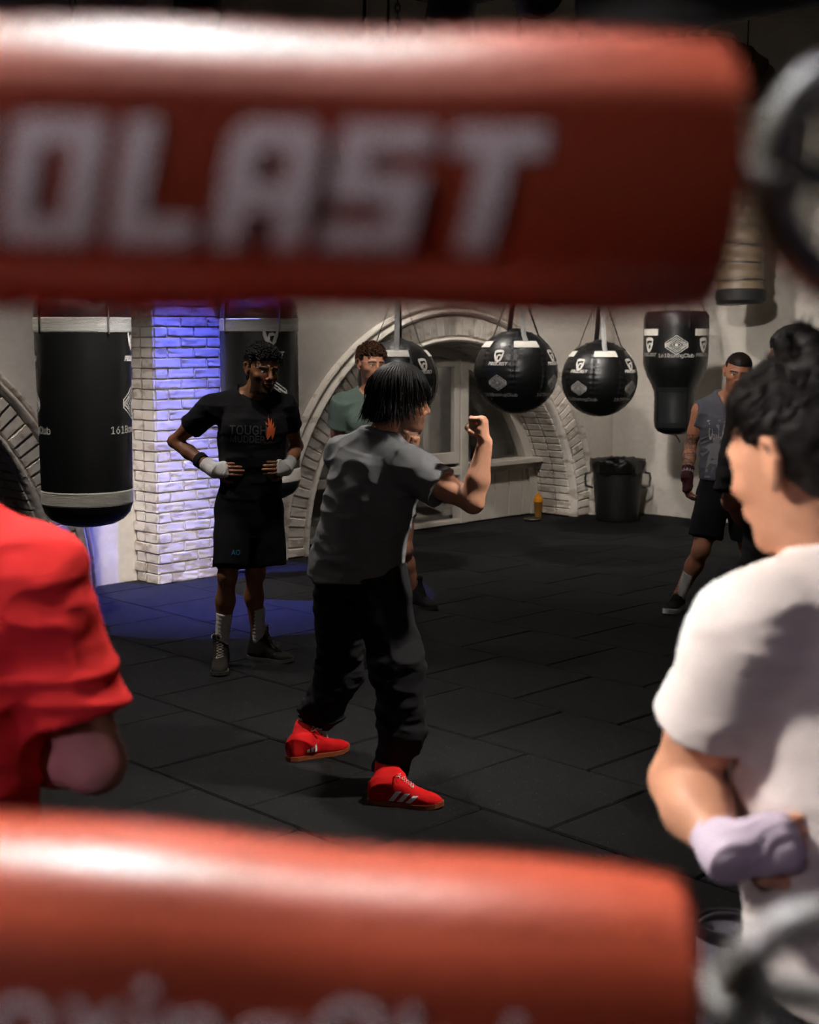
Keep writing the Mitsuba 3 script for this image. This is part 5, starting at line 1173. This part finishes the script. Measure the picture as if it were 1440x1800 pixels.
    fig = unary_union([Point(0, .155).buffer(.026), sbox(-.045, .06, .045, .13), Polygon([(-.05, .06), (.05, .06), (.075, -.09), (.035, -.09), (0, .0), (-.035, -.09), (-.075, -.09)]), Polygon([(-.045, .13), (-.11, .07), (-.09, .045), (-.04, .09)]), Polygon([(.045, .13), (.11, .07), (.09, .045), (.04, .09)])])
    pr_(extrude(fig, .0004), 1258, 815, C(108, 106, 108), 'figure_print', 'grey figure print')
    for i in range(3): pr_(extrude(LineString([(-.10, -.02 + .03 * i), (.08, .05 + .03 * i)]).buffer(.004), .0003), 1240, 790, C(96, 95, 98), 'print_mark')
    pr_(extrude(Polygon([(-.09, -.05), (.09, -.05), (.11, .05), (.02, .09), (-.07, .06)]), .0003), 1296, 805, C(58, 66, 76), 'shape_print')
    oval = affinity.scale(Point(0, 0).buffer(.05), 1.1, .7); pr_(extrude(oval.difference(affinity.scale(oval, .8, .7)), .0004), 1287, 828, C(128, 112, 66), 'ring_print', 'dull yellow ring print')
    shorts(k, J, M, T_, G_, P_(1240, 944, D - .05), P_(1314, 944, D), .108, .108, C(16, 16, 17), P_(1270, 832, D), h=.008)
    for n, P0 in (('R', PR), ('L', PL)):
        w = wrap_hand(k, J, n, P0, J['wr' + n], J['el' + n], C(52, 24, 28), h=.004)
        put(w + '__tag', ring_on(J['wr' + n], J['el' + n], .10, .20, .040, .0405, 12), 'cloth', C(176, 168, 164)) if n == 'R' else None
    sock(k, J['anR'] - Z * .02, J['anR'] + Z * .16, .035, .043, C(210, 207, 202), knee=J['knR']); sock(k, J['anL'] - Z * .02, J['anL'] + Z * .16, .035, .043, C(210, 207, 202), knee=J['knL'])
    for h_, t_, a_ in ((hR, tR, J['anR']), (hL, tL, J['anL'])):
        shoe(k, h_, t_, a_, C(22, 22, 23), C(214, 212, 208), C(26, 26, 26), .10, stripes=None, sole_h=.032, tongue=1)
man_tank()

# ------------------------------------------------------------------ someone in black, mostly hidden
def person_black():
    k = thing('person', 'person in loose plain black clothes, mostly hidden behind the pale T-shirt', 'person')
    D = 4.9
    J = dict(pelvis=P_(1388, 1010, D), neck=P_(1396, 690, D), shR=P_(1320, 730, D + .12), shL=P_(1468, 730, D - .12), elR=P_(1288, 880, D + .08), wrR=P_(1340, 940, D + .28), elL=P_(1492, 870, D - .10), wrL=P_(1440, 950, D + .22),
             hipR=P_(1334, 1015, D + .06), hipL=P_(1426, 1020, D - .06), knR=P_(1308, 1200, D + .10), knL=P_(1440, 1210, D - .05), anR=fl(1304, 1455) + Z * .09, anL=fl(1450, 1480) + Z * .09, head=P_(1396, 636, D + .06), hdir=(-.55, .83, -.08))
    hR, hL = fl(1310, 1462), fl(1446, 1485); hR[2] = hL[2] = 0; tR = hR + unit(np.array([-.6, .8, 0])) * .28; tL = hL + unit(np.array([-.2, 1, 0])) * .28
    J['anR'], J['anL'] = hR + unit(tR - hR) * .07 + Z * .09, hL + unit(tL - hL) * .07 + Z * .09; J['toeR'], J['toeL'] = tR, tL
    T_, A_, G_, H_, M, hM = body_parts(J, 1.0)
    HR, HL = Prims(), Prims(); hand(HR, J['wrR'], (.3, .7, -.3), (.8, 0, 0), -1); hand(HL, J['wrL'], (-.3, .7, -.3), (-.8, 0, 0), 1)
    skin = C(150, 104, 80); hc = J['head']
    put(k + '__body', mesh_body(allp(T_, A_, G_, H_, HR, HL), .009, [hbox(hc, (.13, .14, .15)), hbox(J['wrR'] + np.array([.03, .08, -.03]), (.1, .1, .1)), hbox(J['wrL'] + np.array([-.03, .08, -.03]), (.1, .1, .1))], .004), 'skin', head_colors(hc, hM, 1, skin), smooth=True)
    def hl(q, P):
        x, y, z = q.T; line = np.where(y > .02, .058, np.where(y > -.03, .02, -.055)); return np.where(z > line - .005, .004 + .012 * np.clip((z - line) / .03, -.3, 1) + .003 * (meshkit.noise(q * 90) - .5), -.02)
    put(k + '__hair', hair_mesh(hc, hM, 1, hl, .004), 'hair', C(20, 17, 15), smooth=True)
    bk = C(13, 13, 14)
    tshirt(k, J, M, hM, T_, A_, bk, P_(1390, 1040, D), sl=.92, r_sl=.080, h=.008)
    tr = Prims()
    for n, dx in (('R', -.02), ('L', .02)): leg_cloth(tr, [J['hip' + n], J['kn' + n] + np.array([dx, 0, 0]), J['kn' + n] * .4 + J['an' + n] * .6 + np.array([dx, 0, 0]), J['an' + n] + Z * .02], [.150, .140, .128, .11])
    put(k + '__trousers', mesh_cloth(tr, .009, [(P_(1390, 1000, D), Z)], base=T_, base_off=.010, cover=G_, wrinkle=folds(.014, (6, 6, 9), 44)), 'cloth', bk, smooth=True)
    for h_, t_, a_ in ((hR, tR, J['anR']), (hL, tL, J['anL'])): shoe(k, h_, t_, a_, C(20, 20, 20), C(30, 30, 30), C(30, 30, 30), .10, tongue=1)
person_black()

# ------------------------------------------------------------------ the person in the pale T-shirt, seen from behind, hand on hip
def person_pale():
    k = thing('person', 'person in a pale oversized T-shirt with dark tied-up hair, seen from behind', 'person')
    J = dict(pelvis=P_(1535, 1655, 1.95), neck=P_(1488, 972, 1.93), shL=P_(1322, 1104, 1.86), shR=P_(1655, 1082, 2.04), elL=P_(1196, 1372, 1.94), wrL=P_(1274, 1498, 1.79), elR=P_(1790, 1370, 2.06), wrR=P_(1700, 1490, 1.86),
             hipL=P_(1440, 1665, 1.92), hipR=P_(1625, 1665, 1.98), head=P_(1408, 800, 1.90), hdir=(-.58, .78, -.24), hup=(-.05, -.05, 1))
    pz = J['pelvis']
    fl_L, fl_R = np.array([J['hipL'][0] - .06, J['hipL'][1] - .02, 0]), np.array([J['hipR'][0] + .05, J['hipR'][1] + .04, 0])
    F = unit(np.array([-.42, .90, 0]))
    hL, hR = fl_L - F * .07, fl_R - F * .07; tL, tR = hL + F * .265, hR + F * .265
    J['anL'], J['anR'] = fl_L + Z * .09, fl_R + Z * .09; J['knL'] = (J['hipL'] + J['anL']) / 2 + F * .03; J['knR'] = (J['hipR'] + J['anR']) / 2 + F * .03; J['toeL'], J['toeR'] = tL, tR
    T_, A_, G_, H_, M, hM = body_parts(J, .98, arm=1.16, head_s=1.05)
    HR, HL, PL, PR = Prims(), Prims(), Prims(), Prims(); pose = dict(bend=(14, 24, 16), spread=.5, thumb=((.55, .65, .2), (.8, .45, .25), (.9, .2, .3)))
    fL_, fR = unit((.88, -.02, .16)), unit((-.8, .1, .1))
    for H0, kw in ((HL, pose), (PL, dict(palm_only=True))): hand(H0, J['wrL'], fL_, (-.1, 1, .05), 1, **kw)
    for H0, kw in ((HR, pose), (PR, dict(palm_only=True))): hand(H0, J['wrR'], fR, (.1, 1, .05), -1, **kw)
    skin = C(206, 150, 118); hc = J['head']
    m = mesh_body(allp(T_, A_, G_, H_, HR, HL), .008, [hbox(hc, (.14, .15, .16)), hbox(J['wrL'] + fL_ * .09, (.12, .09, .08))], .003)
    put(k + '__body', m, 'skin', head_colors(hc, hM, 1.05, skin), smooth=True)
    def hl(q, P):
        x, y, z = q.T; line = np.where(y > .03, .055, np.where(y > -.012, .018 + .3 * np.clip(y, 0, 1), -.035 - .45 * np.clip(-.012 - y, 0, .09)))
        g = np.clip((z - line) / .05, -.4, 1)
        return np.where(z > line - .008, .001 + .011 * g + .005 * (meshkit.noise(q * 60) - .5), -.02)
    hm = hair_mesh(hc, hM, 1.05, hl)
    bunc = hc + np.array([0, -.060, .104]) @ hM * 1.05
    bun = Prims(); r = np.random.default_rng(4); bun.ell(bunc, (.052, .05, .036), hM, .02)
    for i in range(26):
        d = unit(r.normal(size=3) * [1, 1, .7]); bun.ell(bunc + d * .038, (.022, .024, .02), hM, .006)
    lo, hi = bun.bounds(); A, _ = bun.grid(lo, hi, .004); bm = relax(quads(*surface_nets(A, lo, .004)), 1)
    tf = tufts(hc, hM, 1.05, 520, lambda q, d: q[2] > .03 + .25 * max(0, -q[1]) * 0 and (q[1] < .06 or q[2] > .07), lambda q: .075, .0034, lambda q, r: np.array([-q[0] * 8, -.6 - q[1] * 6, .55]) + r.normal(size=3) * .35, 21, curl=.003, seg=6, lift=.013)
    loose = []
    for i in range(90):
        d = unit(r.normal(size=3) * [1, 1, .8] + [0, 0, .3]); p = bunc + d * .042; a = unit(np.cross(d, r.normal(size=3)))
        loose.append(tube([p + d * .008 * math.sin(t * 3) + a * .05 * t + d * .016 * t for t in np.linspace(0, 1, 6)], [.0035, .0035, .003, .0026, .002, .0006], 5))
    put(k + '__hair', [hm, tf], 'hair', C(15, 12, 11), smooth=True, label='dark hair swept up')
    put(k + '__bun', [bm] + loose, 'hair', C(15, 12, 11), smooth=True, label='messy dark top knot')
    st = [(-.12, 0, -.012, .205, .168), (-.02, 0, -.012, .205, .168), (.12, 0, -.010, .196, .160), (.26, 0, -.006, .198, .158), (.36, 0, -.006, .192, .146), (.43, 0, -.012, .160, .116)]
    tshirt(k, J, M, hM, T_, A_, C(222, 212, 206), P_(1530, 1735, 1.9), sl=.64, r_sl=.079, st=st, off=.015, h=.006, amp=.007, seeds=(61, 19), neck_off=.012, neck_tilt=.35)
    tr = Prims()
    for n in 'RL': leg_cloth(tr, [J['hip' + n], J['kn' + n], J['kn' + n] * .4 + J['an' + n] * .6, J['an' + n] + Z * .02], [.112, .095, .085, .075])
    put(k + '__trousers', mesh_cloth(tr, .009, [(J['pelvis'] + Z * .10, Z)], base=T_, base_off=.008, cover=G_, wrinkle=folds(.010, (6, 6, 9), 44)), 'cloth', C(30, 30, 33), smooth=True)
    for n, P0 in (('L', PL), ('R', PR)): wrap_hand(k, J, n, P0, J['wr' + n], J['el' + n], C(206, 192, 208), r=.030)
    for h_, t_, a_ in ((hR, tR, J['anR']), (hL, tL, J['anL'])): shoe(k, h_, t_, a_, C(40, 40, 42), C(190, 188, 184), C(60, 60, 60), .10, tongue=1)
person_pale()

# ------------------------------------------------------------------ the person in red at the left edge
def person_red():
    k = thing('person', 'person in a bright red T-shirt, only the bent right arm in view', 'person')
    D = 2.1
    J = dict(pelvis=P_(-125, 1560, D), neck=P_(-118, 885, D), shR=P_(50, 1012, D - .03), shL=P_(-300, 985, D + .02), elR=P_(166, 1340, D - .02), wrR=P_(2, 1300, D + .16), elL=P_(-420, 1330, D), wrL=P_(-280, 1310, D + .18),
             hipR=P_(-30, 1570, D), hipL=P_(-215, 1570, D), head=P_(-112, 706, D + .04), hdir=(.25, .96, -.1))
    F = unit(np.array([.15, 1, 0])); fR_, fL0 = np.array([J['hipR'][0] + .04, D, 0]), np.array([J['hipL'][0] - .05, D - .03, 0])
    hR, hL = fR_ - F * .07, fL0 - F * .07; tR, tL = hR + F * .29, hL + F * .29
    J['anR'], J['anL'] = fR_ + Z * .09, fL0 + Z * .09; J['knR'] = (J['hipR'] + J['anR']) / 2 + F * .03; J['knL'] = (J['hipL'] + J['anL']) / 2 + F * .03; J['toeR'], J['toeL'] = tR, tL
    T_, A_, G_, H_, M, hM = body_parts(J, 1.0, arm=1.24, head_s=1.05)
    HR, HL = Prims(), Prims(); hand(HR, J['wrR'], (-.9, .35, .1), (-.3, -.9, 0), -1); hand(HL, J['wrL'], (.9, .35, .1), (.3, -.9, 0), 1)
    skin = C(196, 138, 120); hc = J['head']
    put(k + '__body', mesh_body(allp(T_, A_, G_, H_, HR, HL), .008, [hbox(hc, (.14, .15, .16)), hbox(J['wrR'] + np.array([-.08, .03, 0]), (.12, .1, .08)), hbox(J['wrL'] + np.array([.08, .03, 0]), (.12, .1, .08))], .004), 'skin', head_colors(hc, hM, 1.05, skin), smooth=True)
    def hl(q, P):
        x, y, z = q.T; line = np.where(y > .02, .058, np.where(y > -.03, .02, -.055)); return np.where(z > line - .005, .004 + .012 * np.clip((z - line) / .03, -.3, 1) + .003 * (meshkit.noise(q * 90) - .5), -.02)
    put(k + '__hair', hair_mesh(hc, hM, 1.05, hl, .004), 'hair', C(44, 30, 22), smooth=True)
    tshirt(k, J, M, hM, T_, A_, C(224, 52, 50), P_(-120, 1620, D), sl=.74, r_sl=.082, off=.014, h=.006, amp=.010, seeds=(71, 29))
    shorts(k, J, M, T_, G_, J['knR'] + Z * .04, J['knL'] + Z * .04, .118, .125, C(24, 24, 26), P_(-120, 1540, D), h=.009)
    for h_, t_, a_ in ((hR, tR, J['anR']), (hL, tL, J['anL'])): shoe(k, h_, t_, a_, C(30, 30, 30), C(190, 188, 184), C(60, 60, 60), .12, tongue=1)
person_red()

# ------------------------------------------------------------------ steel rings at the rope ends, corner post, clear bucket
def torus(c, R, r, X, Y, n=48, m=14):
    a = np.arange(n) * 2 * np.pi / n; return tube(np.asarray(c) + R * (np.outer(np.cos(a), X) + np.outer(np.sin(a), Y)), r, m, closed=True)
ex, ez = np.array([1.0, 0, 0]), Z
post = np.array([.335, .56, 0])
for i, (cx, cy, D, tilt, lab) in enumerate(((1548, 315, .515, .12, 'bright steel ring linking the upper padded rope to the corner'), (1428, 1738, .50, -.25, 'bright steel ring linking the lower padded rope to the corner'))):
    k = thing('steel_ring', lab, 'ring', 'steel rings at the rope ends')
    c = at(cx, cy, D); Y = unit(np.array([0, math.sin(tilt), math.cos(tilt)])); X = unit(np.array([1, .15, 0]))
    put(k + '__ring', torus(c, (.043, .0335)[i], .0082, X, Y), 'steel', smooth=True)
    put(k + '__pin', tube([c - X * (.040, .030)[i] + Z * .004, c + X * .034 - Z * .012], .0062, 14), 'steel', smooth=40)
    put(k + '__eye', torus(c - X * (.0445, .035)[i], .010, .0045, X, unit(np.array([-.2, 1, .3]))), 'steel', smooth=True)
    e = post + Z * (c[2]) ; put(k + '__turnbuckle', [tube([c + X * .03, c + X * .05, c * .4 + e * .6, e - unit(e - c) * .04], [.005, .011, .011, .006], 16)], 'dark_steel', smooth=40)
k = thing('corner_post', 'steel corner post of the boxing ring just past the right edge', 'post')
put(k + '__tube', tube([post, post + Z * 2.02], .038, 28), 'dark_steel', smooth=40)
put(k + '__cap', lathe([(.040, 2.0), (.042, 2.01), (.042, 2.03), (.03, 2.045), (.001, 2.05)], 28).apply_translation(post), 'black_paint', smooth=40)
k = thing('bucket', 'clear plastic bucket with a dark rim standing below the lower steel ring', 'bucket')
c = np.array([(1308 - 720) / FOCAL * 3.12, 3.12, 0]); h = .41
put(k + '__body', lathe([(0.001, .002), (.060, .002), (.064, .008), (.074, h - .03), (.072, h - .03), (.062, .012), (0.001, .008)], 48).apply_translation(c), 'frosted', smooth=40)
put(k + '__rim', lathe([(.073, h - .035), (.079, h - .032), (.080, h - .004), (.077, h), (.070, h - .002), (.070, h - .03)], 48).apply_translation(c), 'satin', C(34, 28, 32), smooth=40)
put(k + '__handle', tube([c + np.array([.08 * math.cos(a), .08 * math.sin(a) * .5 - .02, h - .02 - .035 * math.sin(a) * 0 + .03 * math.sin(a)]) for a in np.linspace(0, math.pi, 15)], .004, 8), 'satin', C(60, 58, 64), smooth=True)
scene['frosted'] = {'type': 'twosided', 'bsdf': {'type': 'principled', 'base_color': rgb((.30, .29, .32)), 'roughness': .3, 'specular': .5}}
